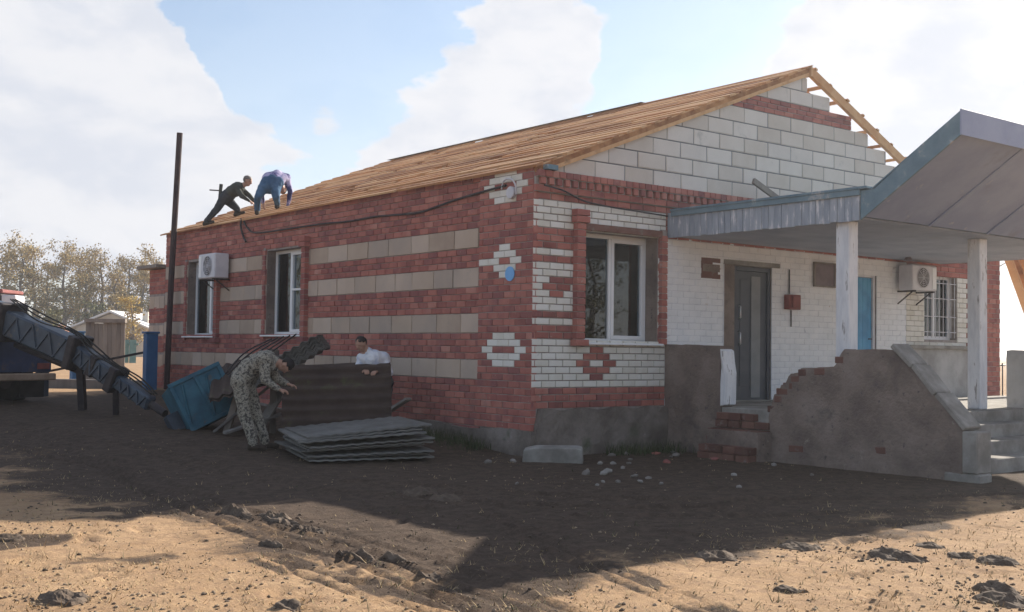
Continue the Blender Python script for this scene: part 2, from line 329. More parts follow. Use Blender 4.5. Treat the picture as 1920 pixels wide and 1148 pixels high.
def ground_h(x, y):
    x = np.asarray(x, float); y = np.asarray(y, float)
    z = .031 * np.clip(y - 1, 0, 13)
    bank = sst(-1.7, -.3, x) * sst(.2, 1.5, y) * (1 - sst(14, 15, y)) * .10
    near = np.clip(1 - np.hypot(x + 3, y + 2) / 34, 0, 1)
    z = z + bank + ((fbm(x * .5, y * .5, 3) - .5) * .05 + (fbm(x * 2.6, y * 2.6, 9) - .5) * .028 + (fbm(x * 9, y * 9, 21, 2) - .5) * .012) * near
    if x.ndim == 2: z = z - 0; rut_window(x, y, z)
    if x.ndim == 2:
        for fx, fy, fa in PRINTS:
            i0, i1 = np.searchsorted(x[0], (fx - .3, fx + .3)); j0, j1 = np.searchsorted(y[:, 0], (fy - .3, fy + .3)); c, s_ = math.cos(fa), math.sin(fa)
            X, Y = x[j0:j1, i0:i1] - fx, y[j0:j1, i0:i1] - fy; e = ((X * c + Y * s_) / .15) ** 2 + ((Y * c - X * s_) / .06) ** 2
            z[j0:j1, i0:i1] += -.022 * np.exp(-e * e) + .012 * np.exp(-((np.sqrt(e) - 1.5) / .35) ** 2)
    return z
def axis(lo, hi, c0, c1, step, far):
    core = np.arange(c0, c1 + 1e-6, step); out = [core]
    def ext(s, e, sg):
        v = []; st = step; p = s
        while (p < e if sg > 0 else p > e): st *= 1.16; p = p + sg * st; v.append(p)
        return np.array(v)
    return np.concatenate([ext(c0, -far, -1)[::-1], core, ext(c1, far, 1)])
gx = axis(0, 0, -10.5, 6.0, .05, 3000); gy = axis(0, 0, -10.0, 7.0, .05, 3000)
GX, GY = np.meshgrid(gx, gy); GZ = ground_h(GX, GY)
nx, ny = len(gx), len(gy)
_gx = gx.tolist(); _gy = gy.tolist(); _gz = GZ.tolist()
import bisect
def gz(x, y):
    i = min(max(bisect.bisect_right(_gx, x) - 1, 0), nx - 2); j = min(max(bisect.bisect_right(_gy, y) - 1, 0), ny - 2)
    u = (x - _gx[i]) / (_gx[i + 1] - _gx[i]); w = (y - _gy[j]) / (_gy[j + 1] - _gy[j])
    return (_gz[j][i] * (1 - u) + _gz[j][i + 1] * u) * (1 - w) + (_gz[j + 1][i] * (1 - u) + _gz[j + 1][i + 1] * u) * w
gv = np.stack([GX, GY, GZ], -1).reshape(-1, 3)
ii = np.arange(ny - 1)[:, None] * nx + np.arange(nx - 1)[None, :]
gf = np.stack([ii, ii + 1, ii + nx + 1, ii + nx], -1).reshape(-1, 4)
me = bpy.data.meshes.new('ground'); me.vertices.add(len(gv)); me.vertices.foreach_set('co', gv.ravel())
me.loops.add(gf.size); me.loops.foreach_set('vertex_index', gf.ravel()); me.polygons.add(len(gf)); me.polygons.foreach_set('loop_start', np.arange(0, gf.size, 4)); me.update()
# trodden yard earth, house shade painted into its extent and tone; ruts, turned patches
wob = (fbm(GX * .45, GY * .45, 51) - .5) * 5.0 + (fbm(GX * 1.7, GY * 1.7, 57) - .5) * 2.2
dh = np.hypot(np.clip(np.abs(GX - 1.2) - 6.2, 0, None), np.clip(np.abs(GY - 3.55) - 8.75, 0, None))  # zone stretched to cover most of the house's cast shadow
mud_shade = 1 - sst(.1, 2.6, dh + wob * .55)
_i0, _i1, _j0, _j1, _mk = RUTMASK['m']; mud_shade[_j0:_j1, _i0:_i1] = np.maximum(mud_shade[_j0:_j1, _i0:_i1], _mk)
mud_shade = np.maximum(mud_shade, .75 * sst(.60, .72, fbm(GX * .9, GY * .9, 91)) * sst(-20, -6, GX) * sst(9, 5, GX) * (GY < 12))
a = me.attributes.new('mud_shade', 'FLOAT', 'POINT'); a.data.foreach_set('value', mud_shade.ravel().astype(np.float32))
me.polygons.foreach_set('use_smooth', [True] * len(me.polygons))
gm = bpy.data.materials.new('ground'); gm.use_nodes = True; t = gm.node_tree; b = t.nodes['Principled BSDF']
g = nn(t, 'ShaderNodeNewGeometry'); pos = g.outputs['Position']; at = nn(t, 'ShaderNodeAttribute'); at.attribute_name = 'mud_shade'
na = noise(t, pos, 1.1, 8, .65); nb = noise(t, pos, 7.0, 8, .7); ncc = noise(t, pos, 34, 4, .7)
st = mixc(t, smooth(t, na, .35, .65), (.315, .20, .112), (.42, .28, .165))
st = mixc(t, smooth(t, nb, .42, .66), st, (.30, .195, .12))
st = mixc(t, smooth(t, ncc, .55, .72), st, (.46, .33, .21))
st = mixc(t, smooth(t, noise(t, pos, 16, 6, .7), .60, .70), st, (.17, .12, .08))
so_ = mixc(t, smooth(t, nb, .35, .65), (.052, .036, .027), (.095, .067, .05))  # earth tone darkened to deepen the shade on the ground
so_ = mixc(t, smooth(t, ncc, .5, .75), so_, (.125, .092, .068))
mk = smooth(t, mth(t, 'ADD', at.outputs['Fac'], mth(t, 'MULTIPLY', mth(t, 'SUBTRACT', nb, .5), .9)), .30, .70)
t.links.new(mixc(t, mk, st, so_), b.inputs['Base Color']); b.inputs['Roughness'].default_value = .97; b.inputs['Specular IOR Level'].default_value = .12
bn = nn(t, 'ShaderNodeBump'); bn.inputs['Strength'].default_value = 1.0; bn.inputs['Distance'].default_value = .022
t.links.new(mth(t, 'ADD', noise(t, pos, 13, 8, .72), mth(t, 'MULTIPLY', ncc, .4)), bn.inputs['Height']); t.links.new(bn.outputs[0], b.inputs['Normal'])
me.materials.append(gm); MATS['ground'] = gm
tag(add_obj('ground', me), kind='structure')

# ------------------------------------------------------------------ brick walls
CH = .0985; BL = .26
def unit_brick(l, h, d, c, rng, jit):
    def j(): return rng.uniform(-jit, jit)
    x, z = l / 2, h / 2
    vs = [(-x + c + j(), j() * .6, -z + c + j()), (x - c + j(), j() * .6, -z + c + j()), (x - c + j(), j() * .6, z - c + j()), (-x + c + j(), j() * .6, z - c + j()),
          (-x, c, -z), (x, c, -z), (x, c, z), (-x, c, z), (-x, d, -z), (x, d, -z), (x, d, z), (-x, d, z)]
    fs = [(0, 1, 2, 3)] + [(4 + i, 4 + (i + 1) % 4, (i + 1) % 4, i) for i in range(4)] + [(8 + i, 8 + (i + 1) % 4, 4 + (i + 1) % 4, 4 + i) for i in range(4)]
    return vs, fs
UB = {}
def brick_mesh(kind, mat, l, h, d=.10, c=.006, jit=.0035):
    out = []
    for k in range(4):
        rng = random.Random(hash((kind, k)) % 1000 + k); m = MB(); m.add(*unit_brick(l, h, d, c, rng, jit)); out.append(m.mesh(kind, mat))
    UB[kind] = (out, l, h)
brick_mesh('brick', 'brick_red', .25, .0885)
brick_mesh('white_brick', 'brick_white', .25, .0885)
brick_mesh('painted_brick', 'brick_paint', .252, .0925, c=.005)
brick_mesh('wall_block', 'block_buff', .64, .288, c=.006, jit=.004)
brick_mesh('gable_block', 'block_gas', .588, .240, c=.008, jit=.007)
# a wall face: rotation about z of the piece frame; P(u, depth, z) -> world
class Face:
    def __init__(s, rz, fn): s.rz = rz; s.fn = fn
GF = Face(0.0, lambda u, d, z: Vector((u, d, z)))            # front gable: u = x, outward -y
LF = Face(-math.pi / 2, lambda u, d, z: Vector((d, u, z)))   # long side: u = y, outward -x
QUEUE = []      # (distance, kind, face, u0,u1,z0,z1,proud, parentname)
def q(kind, face, u0, u1, z0, z1, proud, parent):
    c = face.fn((u0 + u1) / 2, -proud, (z0 + z1) / 2)
    QUEUE.append(((c - CAM).length, kind, face, u0, u1, z0, z1, proud, parent))
def lay(face, parent, u0, u1, z0, z1, kindfn, openings=(), ch=CH, bl=BL, proud=0.0, joint=.010, shift=0, anchor=None):
    an_ = u0 if anchor is None else anchor
    n = int(round((z1 - z0) / ch))
    for i in range(n):
        za = z0 + i * ch; zb = za + ch; zc = (za + zb) / 2
        iv = [(u0, u1)]
        for (a, b_, c, d_) in openings:
            if c < zc < d_:
                new = []
                for (p, r) in iv:
                    if b_ <= p or a >= r: new.append((p, r)); continue
                    if a > p: new.append((p, a))
                    if b_ < r: new.append((b_, r))
                iv = new
        off = ((i + shift) % 2) * bl / 2
        for (p, r) in iv:
            k = math.floor((p + off - an_) / bl); e = an_ - off + k * bl
            while e < r:
                ua = max(p, e); ub = min(r, e + bl); e += bl
                if ub - ua < .045: continue
                kd = kindfn((ua + ub) / 2, zc, i)
                if kd: q(kd, face, ua + joint / 2, ub - joint / 2, za + joint / 2, zb - joint / 2, proud + random.uniform(-.003, .004), parent)
def core(name, face, parent, u0, u1, z0, z1, openings, d0, d1, mat):
    us = sorted({u0, u1, *[min(max(o[i], u0), u1) for o in openings for i in (0, 1)]}); zs = sorted({z0, z1, *[min(max(o[i], z0), z1) for o in openings for i in (2, 3)]})
    m = MB()
    for a, b_ in zip(us[:-1], us[1:]):
        for c, d_ in zip(zs[:-1], zs[1:]):
            uc, zc = (a + b_) / 2, (c + d_) / 2
            if b_ - a < 1e-4 or d_ - c < 1e-4 or any(o[0] < uc < o[1] and o[2] < zc < o[3] for o in openings): continue
            p, r = face.fn(a, d0, c), face.fn(b_, d1, d_); m.box(p.x, r.x, p.y, r.y, p.z, r.z)
    return m.build(name, mat, parent)

house = thing('brick_house', 'low red brick house with pale block bands, white brick panels and an open timber roof', 'house', (6, 7, 0))
WL0, WL1 = (10.80, 12.43, 1.70, 3.36), (6.86, 8.46, 1.72, 3.38)
LOP = [WL0, WL1]
left_wall = core('side_wall', LF, house, .402, 13.75, .0, 4.09, LOP, .017, .40, 'mortar')
GW = (.86, 2.42, 1.62, 3.24); GD = (4.17, 5.10, .70, 2.92); GB = (7.12, 8.06, .70, 2.98); GW2 = (9.60, 10.75, 1.80, 3.06)
GOP = [GW, GD, GB, GW2]
front_wall = core('front_wall', GF, house, .402, 12.2, 0, 4.02, GOP, .017, .40, 'mortar')
core('corner_core', GF, house, .012, .40, .0, 4.02, [], .012, .40, 'mortar')
# --- long side
def blockrow(y): return any(a < y < b_ for a, b_ in ((1.045, 1.34), (1.735, 2.03), (2.424, 2.72), (3.015, 3.31)))
Z0L = .06
def kl(u, z, i): return None if (i in (10, 11, 12, 17, 18, 19, 24, 25, 26, 30, 31, 32)) else 'brick'
lay(LF, left_wall, 1.28, 13.75, Z0L, Z0L + 41 * CH, kl, LOP)
for i0 in (10, 17, 24, 30):
    za = Z0L + i0 * CH; zb = za + 3 * CH; y = 1.29 + random.uniform(0, .12)
    first = True
    while y < 13.7:
        l = random.choice((.62, .66, .66, .7, .52)) if not first else random.uniform(.35, .68); first = False
        e = min(y + l, 13.745); iv = [(y, e)]
        for o in LOP:
            if o[2] - .05 < (za + zb) / 2 < o[3] + .05:
                iv = [(p, r) for (p, r) in [(a, min(b_, o[0])) for a, b_ in iv if a < o[0]] + [(max(a, o[1]), b_) for a, b_ in iv if b_ > o[1]]]
        for a, b_ in iv:
            if b_ - a > .08: q('wall_block', LF, a + .009, b_ - .009, za + .008, zb - .008, random.uniform(-.004, .010), left_wall)
        y = e
# --- corner pilaster on the long side, with pale brick diamonds
pil = core('corner_pilaster', LF, house, .014, 1.27, .36, 4.09, [], -.052, .010, 'mortar')
def kp(u, z, i):
    for i0 in (33, 22, 9):
        k = i - i0
        if 0 <= k <= 4:
            w = (.16, .32, .52, .30, .16)[k]
            if abs(u - .66) < w: return 'brick' if (k == 2 and abs(u - .62) < .17) else 'white_brick'
    return 'brick'
lay(LF, pil, .0, 1.27, .36, .36 + 38 * CH, kp, proud=.062)
# --- front, left of the porch: white brick panel with red figures
ZG = .67
def kf(u, z, i):
    k = i - 3
    if k < 0: return 'brick'
    if 0 <= k <= 6:
        h = 3.3 - abs(k - 3.2)
        if abs(u - 1.22) < .115 * h: return 'white_brick' if (k == 3 and abs(u - 1.2) < .13) else 'brick'
        return 'white_brick'
    if k in (7, 8): return 'brick'
    if k in (9, 11, 12, 16, 17, 19): return 'white_brick'
    if k in (10, 18, 20, 21, 22): return 'brick'
    if k in (13, 14, 15): return 'brick' if abs(u - .42) < (.21, .30, .24)[k - 13] else 'white_brick'
    if 23 <= k <= 26: return 'white_brick'
    return 'brick'
lay(GF, front_wall, -.058, 2.58, ZG, ZG + 34 * CH, kf, [GW], joint=.015, anchor=.0)
# --- front under the canopy: brick painted white; bare patch where a plate was taken down
def kw(u, z, i):
    return 'painted_brick'
core('painted_backing', GF, front_wall, 2.585, 9.0, .72, 3.26, [(GD[0] - .2, GD[1] + .0, 0, 2.95), GB], .004, .0119, 'mortar_paint')
lay(GF, front_wall, 2.585, 9.0, ZG, ZG + 26 * CH, kw, [(GD[0] - .28, GD[1], 0, 2.93), GB], joint=.0045)
lay(GF, front_wall, 9.0, 11.6, ZG, ZG + 27 * CH, lambda u, z, i: 'brick' if z > 3.05 or u > 11.2 else 'white_brick', [GW2])
pil2 = core('corner_pilaster', GF, house, 11.7, 12.25, .3, 4.0, [], -.05, .010, 'mortar')
lay(GF, pil2, 11.7, 12.25, .3, .3 + 37 * CH, lambda u, z, i: 'brick', proud=.06)
# --- cornice: corbelled courses
ZC = ZG + 30 * CH
lay(GF, front_wall, 2.58, 11.7, ZG + 26 * CH, ZG + 34 * CH, lambda u, z, i: 'brick')
cor = MB().box(-.05, 11.69, -.032, .011, ZC + 1.02 * CH, ZC + 4.2 * CH).build('cornice', 'mortar', house)
lay(GF, cor, -.058, 11.69, ZC + 1.05 * CH, ZC + 2.05 * CH, lambda u, z, i: 'brick', proud=.045)
nd = int(11.69 / .15)
for k in range(nd): q('brick', GF, k * .15 + .012, k * .15 + .10, ZC + 2.08 * CH, ZC + 3.05 * CH, .085, cor)
lay(GF, cor, -.058, 11.69, ZC + 3.1 * CH, ZC + 4.1 * CH, lambda u, z, i: 'brick', proud=.105, bl=.13)
MB().box(-.05, 11.69, -.09, -.033, ZC + 3.07 * CH, ZC + 4.07 * CH).build('cornice_bed', 'mortar', house)
# --- gable of big pale blocks, red band, stepped on the right
gable = thing('x', '', '')  # placeholder, replaced below
bpy.data.objects.remove(gable)
SL, SR = .392, .452
PX, PZ = 6.02, 6.47
def rl(x): return PZ - SL * (PX - x)      # roof line, left and right
def rr(x): return PZ - SR * (x - PX)
gm_ = MB(); cut = []
for r in range(10):
    za = 4.022 + .25 * r; zb = za + .25
    xr = PX + (PZ - .10 - zb) / SR - (.05 + random.uniform(0, .18))       # stepped end
    xl0 = PX - (PZ - .09 - za) / SL; xl1 = PX - (PZ - .09 - zb) / SL
    if xr - xl0 < .3: continue
    xr = min(xr, 12.0)
    xl0 = max(xl0, .02); xl1 = max(xl1, .02)
    gm_.prism([(xl0 + .02, .012, za), (xr - .01, .012, za), (xr - .01, .012, zb - .004), (xl1 + .02, .012, zb - .004)], (0, .28, 0))
    if r == 6:
        for k in range(3):
            c0 = za + k * .0833; c1 = c0 + .0833; x0_ = PX - (PZ - .11 - c1) / SL
            e = x0_ - (k % 2) * .13
            while e < xr:
                a_, b_ = max(e, x0_), min(e + .26, xr); e += .26
                if b_ - a_ > .05: QUEUE.append((99, 'brick', GF, a_ + .005, b_ - .005, c0 + .005, c1 - .005, 0, 'GABLE'))
        continue
    e = .485 - (r % 2) * .30 + random.uniform(-.03, .03) - 1.2
    while e < xr:
        a_, b_ = max(e, xl0), min(e + .6, xr); e += .6
        if b_ - a_ < .10: continue
        if a_ >= xl1 - .01: QUEUE.append((90, 'gable_block', GF, a_ + .010, b_ - .010, za + .010, zb - .010, random.uniform(-.003, .004), 'GABLE'))
        else: cut.append((a_ + .010, b_ - .010, za + .010, zb - .010, xl0, xl1))
gable = gm_.build('gable', 'joint_grey', house)
for a_, b_, za, zb, xl0, xl1 in cut:
    ln = lambda x: za + (x - xl0) / max(xl1 - xl0, .01) * (zb - za)
    poly = [(a_, za), (b_, za), (b_, min(zb, ln(b_)))] + ([(xl1, zb)] if xl1 < b_ - .01 else []) + [(a_, max(za + .01, ln(a_)))]
    MB().prism([(p[0], 0, p[1]) for p in poly], (0, .1, 0)).build('gable_block', 'block_gas', gable)
# --- emit bricks: the 300 nearest of a kind are objects, the rest one mesh per wall
LIM = 300
bykind = {}
for it in QUEUE: bykind.setdefault(it[1], []).append(it)
for kind, its in bykind.items():
    its.sort(key=lambda a: a[0]); meshes, l0, h0 = UB[kind]; rest = {}
    for idx, (dst, kd, face, u0, u1, z0, z1, proud, par) in enumerate(its):
        if par == 'GABLE': par = gable
        c = face.fn((u0 + u1) / 2, -proud, (z0 + z1) / 2); sx, sz = (u1 - u0) / l0, (z1 - z0) / h0
        mt = Matrix.Translation(c) @ Matrix.Rotation(face.rz + random.uniform(-.008, .008), 4, 'Z') @ Matrix.Rotation(random.uniform(-.006, .006), 4, 'Y') @ Matrix.Diagonal((sx, 1, sz, 1))
        if idx < LIM:
            o = bpy.data.objects.new(kind, random.choice(meshes)); COL.objects.link(o); setpar(o, par); o.matrix_basis = mt
        else:
            m = rest.setdefault(par.name, (par, MB()))[1]; me_ = random.choice(meshes)
            m.add([mt @ v.co for v in me_.vertices], [tuple(p.vertices) for p in me_.polygons])
    for par, m in rest.values():
        me_ = bpy.data.meshes.new('brickwork'); me_.from_pydata(m.v, [], m.f); me_.materials.append(meshes[0].materials[0])
        tag(add_obj({'brick': 'brickwork', 'painted_brick': 'painted_brickwork', 'white_brick': 'white_brickwork'}.get(kind, 'blockwork'), me_, par), kind='stuff')

# plinths and rough render
def rough_slab(name, mat, parent, a, b_, z0, z1, face, d0, amp, step=.07, seed=1, topfn=None):
    nu = max(2, int((b_ - a) / step)); nz = max(2, int((z1 - z0) / step)); m = MB(); vs = []; fs = []
    U = np.linspace(a, b_, nu + 1)
    for j in range(nz + 1):
        for i in range(nu + 1):
            zt = z1 if topfn is None else topfn(U[i]); z = z0 + (zt - z0) * j / nz
            d = d0 - amp * float(fbm(np.array([U[i] * 2.2]), np.array([z * 2.2]), seed)[0]) - amp * .4 * float(fbm(np.array([U[i] * 9]), np.array([z * 9]), seed + 5)[0])
            vs.append(face.fn(U[i], d, z))
    for j in range(nz):
        for i in range(nu): k = j * (nu + 1) + i; fs.append((k, k + 1, k + nu + 2, k + nu + 1))
    n = len(vs)                                            # rim back to the wall
    rim = [j * (nu + 1) for j in range(nz, -1, -1)] + list(range(1, nu + 1)) + [j * (nu + 1) + nu for j in range(1, nz + 1)] + [nz * (nu + 1) + i for i in range(nu - 1, 0, -1)]
    for r_ in rim:
        v = vs[r_]; vs.append(Vector((v.x, .02, v.z)) if face is GF else Vector((.02, v.y, v.z)))
    L = len(rim)
    for i in range(L): fs.append((rim[i], n + i, n + (i + 1) % L, rim[(i + 1) % L]))
    m.add(vs, fs); return m.build(name, mat, parent)
rough_slab('plinth', 'plinth', house, -.0, 2.6, -.15, .69, GF, .0, .09, seed=3, topfn=lambda u: .66 + .02 * math.sin(u * 9) + (-.26 if u < .06 else 0))
rough_slab('plinth', 'plinth', house, -.03, 13.75, -.1, .36, LF, -.03, .08, .12, seed=8, topfn=lambda u: .35 + .03 * math.sin(u * 3.1))
rough_slab('plinth', 'render_grey', house, 9.02, 11.22, .68, 1.62, GF, -.03, .02, seed=12)
sbox('ledge', 'concrete', house, 8.95, 11.25, -.12, .0, 1.622, 1.69)
MB().tube([(11.3, -.1, .7), (11.3, -.1, 3.9)], .05).build('downpipe', 'lamp_pale', house)
# other sides, floor and attic floor
sbox('back_wall', 'mortar', house, .402, 11.8, 13.35, 13.74, .0, 4.08); sbox('far_side_wall', 'mortar', house, 11.802, 12.19, .402, 13.74, .0, 4.02)
sbox('floor', 'interior', house, .41, 11.79, .41, 13.34, .5, .62); sbox('ceiling', 'interior', house, .41, 11.79, .41, 13.34, 3.7, 3.85)
sbox('inner_wall', 'interior', house, 3.2, 3.35, .41, 13.34, .63, 3.69); sbox('inner_wall', 'interior', house, .41, 3.19, 9.6, 9.72, .63, 3.69); sbox('inner_wall', 'interior', house, .41, 3.19, 4.6, 4.72, .63, 3.69)
# --- windows
def window(face, op, depth, mull, parts=True, vent=False):
    u0, u1, z0, z1 = op; P = lambda u, d, z: face.fn(u, d, z)
    fr = MB()
    def bar(a, b_, c, d_, dd0=0, dd1=.07):
        p, r = P(a, depth + dd0, c), P(b_, depth + dd1, d_); fr.box(p.x, r.x, p.y, r.y, p.z, r.z)
    w = .06
    bar(u0, u1, z1 - w, z1); bar(u0, u1, z0, z0 + w); bar(u0, u0 + w, z0 + w, z1 - w); bar(u1 - w, u1, z0 + w, z1 - w); bar(mull - w / 2, mull + w / 2, z0 + w, z1 - w)
    f = fr.build('window', 'pvc', house, .004)
    for k, (a, b_) in enumerate(((u0 + w, mull - w / 2), (mull + w / 2, u1 - w))):
        s_ = MB(); e = .05
        def sb(a0, b0, c, d_):
            p, r = P(a0, depth - .012, c), P(b0, depth + .045, d_); s_.box(p.x, r.x, p.y, r.y, p.z, r.z)
        if k == (1 if face is GF else 0):
            sb(a - .01, b_ + .01, z1 - w - e, z1 - w + .01); sb(a - .01, b_ + .01, z0 + w - .01, z0 + w + e); sb(a - .01, a + e, z0 + w + e, z1 - w - e); sb(b_ - e, b_ + .01, z0 + w + e, z1 - w - e)
            s_.build('sash', 'pvc', f, .004)
        if vent and k == 0:
            p, r = P(a, depth - .01, z0 + .86), P(b_, depth + .05, z0 + .90); MB().box(p.x, r.x, p.y, r.y, p.z, r.z).build('glazing_bar', 'pvc', f)
        p, r = P(a, depth + .03, z0 + w), P(b_, depth + .038, z1 - w); MB().box(p.x, r.x, p.y, r.y, p.z, r.z).build('pane', 'glass', f)
    p, r = P(u0 - .04, -.10, z0 - .035), P(u1 + .03, depth + .01, z0 - .005); MB().box(p.x, r.x, p.y, r.y, p.z, r.z).build('sill', 'pvc', f, .004)
    return f
w_front = window(GF, GW, .27, 1.66)
w_a = window(LF, WL1, .20, 7.78, vent=True); w_b = window(LF, WL0, .20, 11.6)
def curtain(parent, face, u0, u1, z0, z1, d):
    n = int((u1 - u0) / .03); m = MB(); vs = []
    for i in range(n + 1):
        u = u0 + (u1 - u0) * i / n
        for z in (z0, z1): vs.append(face.fn(u, d + .025 * math.sin(u * 42) + .01 * math.sin(u * 97), z))
    m.add(vs, [(2 * i, 2 * i + 2, 2 * i + 3, 2 * i + 1) for i in range(n)]); m.build('curtain', 'curtain', parent, smooth_=True)
curtain(w_a, LF, 7.35, 7.75, 1.75, 3.3, .40); curtain(w_a, LF, 6.9, 7.05, 1.75, 3.3, .42); curtain(w_b, LF, 11.0, 11.35, 1.75, 3.3, .40); curtain(w_front, GF, .9, 1.12, 1.65, 3.2, .45)
# barred window by the porch
f = MB(); [f.box(*a) for a in ((GW2[0], GW2[1], .16, .23, GW2[3] - .07, GW2[3]), (GW2[0], GW2[1], .16, .23, GW2[2], GW2[2] + .07), (GW2[0], GW2[0] + .07, .16, .23, GW2[2] + .07, GW2[3] - .07), (GW2[1] - .07, GW2[1], .16, .23, GW2[2] + .07, GW2[3] - .07), (10.14, 10.2, .16, .23, GW2[2] + .07, GW2[3] - .07))]
wg = f.build('window', 'pvc', house, .004); MB().box(GW2[0], GW2[1], .19, .198, GW2[2], GW2[3]).build('pane', 'glass', wg)
gr = MB()
for k in range(9): gr.tube([(9.64 + k * .134, .04, 1.84), (9.64 + k * .134, .04, 3.03)], .008, 6)
for z in (1.95, 2.25, 2.6, 2.9): gr.tube([(9.6, .03, z), (10.75, .03, z)], .008, 6)
gr.build('window_grille', 'lamp_pale', wg)
# brick surrounds of the windows
def surround(face, u0, u1, z0, z1, proud, cap=True):
    p, r = face.fn(u0 + .01, -proud + .015, z0), face.fn(u1 - .01, .004, z1); s_ = MB().box(p.x, r.x, p.y, r.y, p.z, r.z).build('window_surround', 'mortar', house)
    n = int((z1 - z0) / CH); meshes, l0, h0 = UB['brick']
    for i in range(n + (1 if cap else 0)):
        top = i >= n - 1 and cap; bot = i == 0 and cap; ex = .045 if top or bot else 0
        c = face.fn((u0 + u1) / 2, -proud - ex * .8, z0 + (i + .5) * CH); o = bpy.data.objects.new('surround_brick', random.choice(meshes)); COL.objects.link(o); setpar(o, s_)
        o.matrix_basis = Matrix.Translation(c) @ Matrix.Rotation(face.rz + random.uniform(-.03, .03), 4, 'Z') @ Matrix.Diagonal(((u1 - u0 + 2 * ex) / l0, 1.25, 1, 1))
surround(GF, .69, .85, 1.56, 3.44, .10); surround(GF, 2.43, 2.55, 1.60, 3.36, .07, False)
for wv in (WL0, WL1):
    surround(LF, wv[0] - .17, wv[0] - .02, wv[2] - .14, wv[3] + .10, .09); surround(LF, wv[1] + .01, wv[1] + .12, wv[2] - .1, wv[3] + .06, .03, False)
# brown reveals
rough_slab('lintel', 'brick_old', house, .85, 2.44, 3.245, 3.34, GF, -.045, .03, seed=22)
MB().box(2.405, 2.419, .02, .26, 1.64, 3.23).build('reveal', 'render_brown', house); MB().box(.861, .875, .02, .26, 1.64, 3.23).build('reveal', 'render_brown', house)
for wv in (WL0, WL1): MB().box(.02, .19, wv[1] - .015, wv[1] - .001, wv[2], wv[3]).build('reveal', 'render_brown', house)
# --- doors
dm = sbox('door', 'door_dark', house, 4.25, 5.025, .06, .12, .72, 2.835); dm['label'] = 'dark blue metal door with pale vertical strip'
f = MB(); [f.box(*a) for a in ((4.175, 4.245, .03, .14, .70, 2.91), (5.03, 5.095, .03, .14, .70, 2.91), (4.245, 5.03, .03, .14, 2.84, 2.91))]; f.build('door_frame', 'door_dark', dm, .004)
sbox('strip', 'door_panel', dm, 4.63, 4.86, .045, .0595, .76, 2.76, .003); sbox('moulding', 'door_dark', dm, 4.36, 4.58, .05, .0597, .95, 2.7, .004)
for z in (1.62, 2.05):
    h = MB().tube([(4.33, .052, z), (4.33, .015, z + .02), (4.33, .015, z + .20), (4.33, .052, z + .22)], .014, 6).build('handle', 'metal_bright', dm, smooth_=True)
sbox('bare_patch', 'brick_old', house, 3.37, 3.82, -.004, .003, 2.67, 3.0); sbox('bare_patch_plate', 'render_brown', house, 3.40, 3.80, -.012, -.0045, 2.78, 2.90)
sbox('jamb', 'render_brown', house, 3.92, 4.17, .001, .02, .70, 2.93); sbox('lintel', 'concrete', house, 3.9, 5.3, -.012, .02, 2.925, 3.0)
sbox('threshold', 'concrete', house, 4.1, 5.2, -.06, .15, .70, .722)
f = MB(); [f.box(*a) for a in ((7.125, 7.19, .03, .14, .70, 2.97), (7.99, 8.055, .03, .14, .70, 2.97), (7.19, 7.99, .03, .14, 2.90, 2.97))]; db = f.build('door', 'lamp_pale', house, .004); db['label'] = 'bright blue plank door behind the white post'
for k in range(6): sbox('plank', 'door_blue', db, 7.193 + k * .133, 7.193 + k * .133 + .127, .06 + random.uniform(0, .004), .11, .73, 2.895, .005)
MB().tube([(7.93, .06, 1.78), (7.93, .02, 1.78), (7.84, .02, 1.78)], .011, 6).build('handle', 'metal_dark', db)
# --- roof timbers
roof = thing('y', '', ''); bpy.data.objects.remove(roof)
roof = MB().beam((PX, -.10, PZ - .10), (PX, 13.95, PZ - .10), .05, .16).build('roof', 'timber_new', house)
ys = [-.03, .45] + [.2 + .74 * k for k in range(1, 18)] + [13.7]
RT = .14
for y in ys:
    for sgn in (-1, 1):
        sl_ = SL if sgn < 0 else SR; run = 5.96 if sgn < 0 else 6.2
        if sgn > 0 and y > 9: continue
        n_ = Vector((-sl_ * (-sgn), 0, 1)).normalized()
        a_ = Vector((PX + sgn * .03, y, PZ - .03)) - Vector((0, 0, RT / 2)); b_ = a_ + Vector((sgn * run, 0, -sl_ * run))
        MB().beam(a_, b_, .05, RT).build('rafter', 'timber_new', roof)
rng = random.Random(5)
slope_len = 6.10 * math.hypot(1, SL)
nb_ = 22
for k in range(nb_):
    s = .06 + k * (slope_len - .12) / (nb_ - 1); c_ = 1 / math.hypot(1, SL); x = PX - .02 - s * c_; z = PZ - .03 + .014 - s * c_ * SL
    y = -.12 + rng.uniform(-.035, .03); cutend = 13.95 + rng.uniform(-.2, .1)
    while y < cutend - .3:
        l = rng.uniform(1.1, 3.0); e = min(y + l, cutend); w = rng.uniform(.10, .15); dz = rng.uniform(0, .008)
        up = Vector((-SL, 0, 1)).normalized()
        MB().beam((x, y, z + dz + .003), (x + rng.uniform(-.015, .015), e - .006, z + dz + .003), w, rng.uniform(.026, .046), up=up).build('batten', 'timber_new', roof); y = e + (rng.uniform(.08, .5) if rng.random() < .45 and y > .5 else 0)
for k in range(13):
    s = .08 + k * .50; c_ = 1 / math.hypot(1, SR); x = PX + .02 + s * c_; z = PZ - .013 - s * c_ * SR
    MB().beam((x, -.10 + rng.uniform(-.03, .03), z), (x, 8.8 + rng.uniform(-.2, .2), z), rng.uniform(.05, .08), .028, up=Vector((SR, 0, 1)).normalized()).build('batten', 'timber_new', roof)
MB().beam((PX - 6.10, -.045, PZ - .065 - 6.10 * SL), (PX, -.045, PZ - .065), .022, .07, up=Vector((-SL, 0, 1))).build('barge_board', 'timber_new', roof)
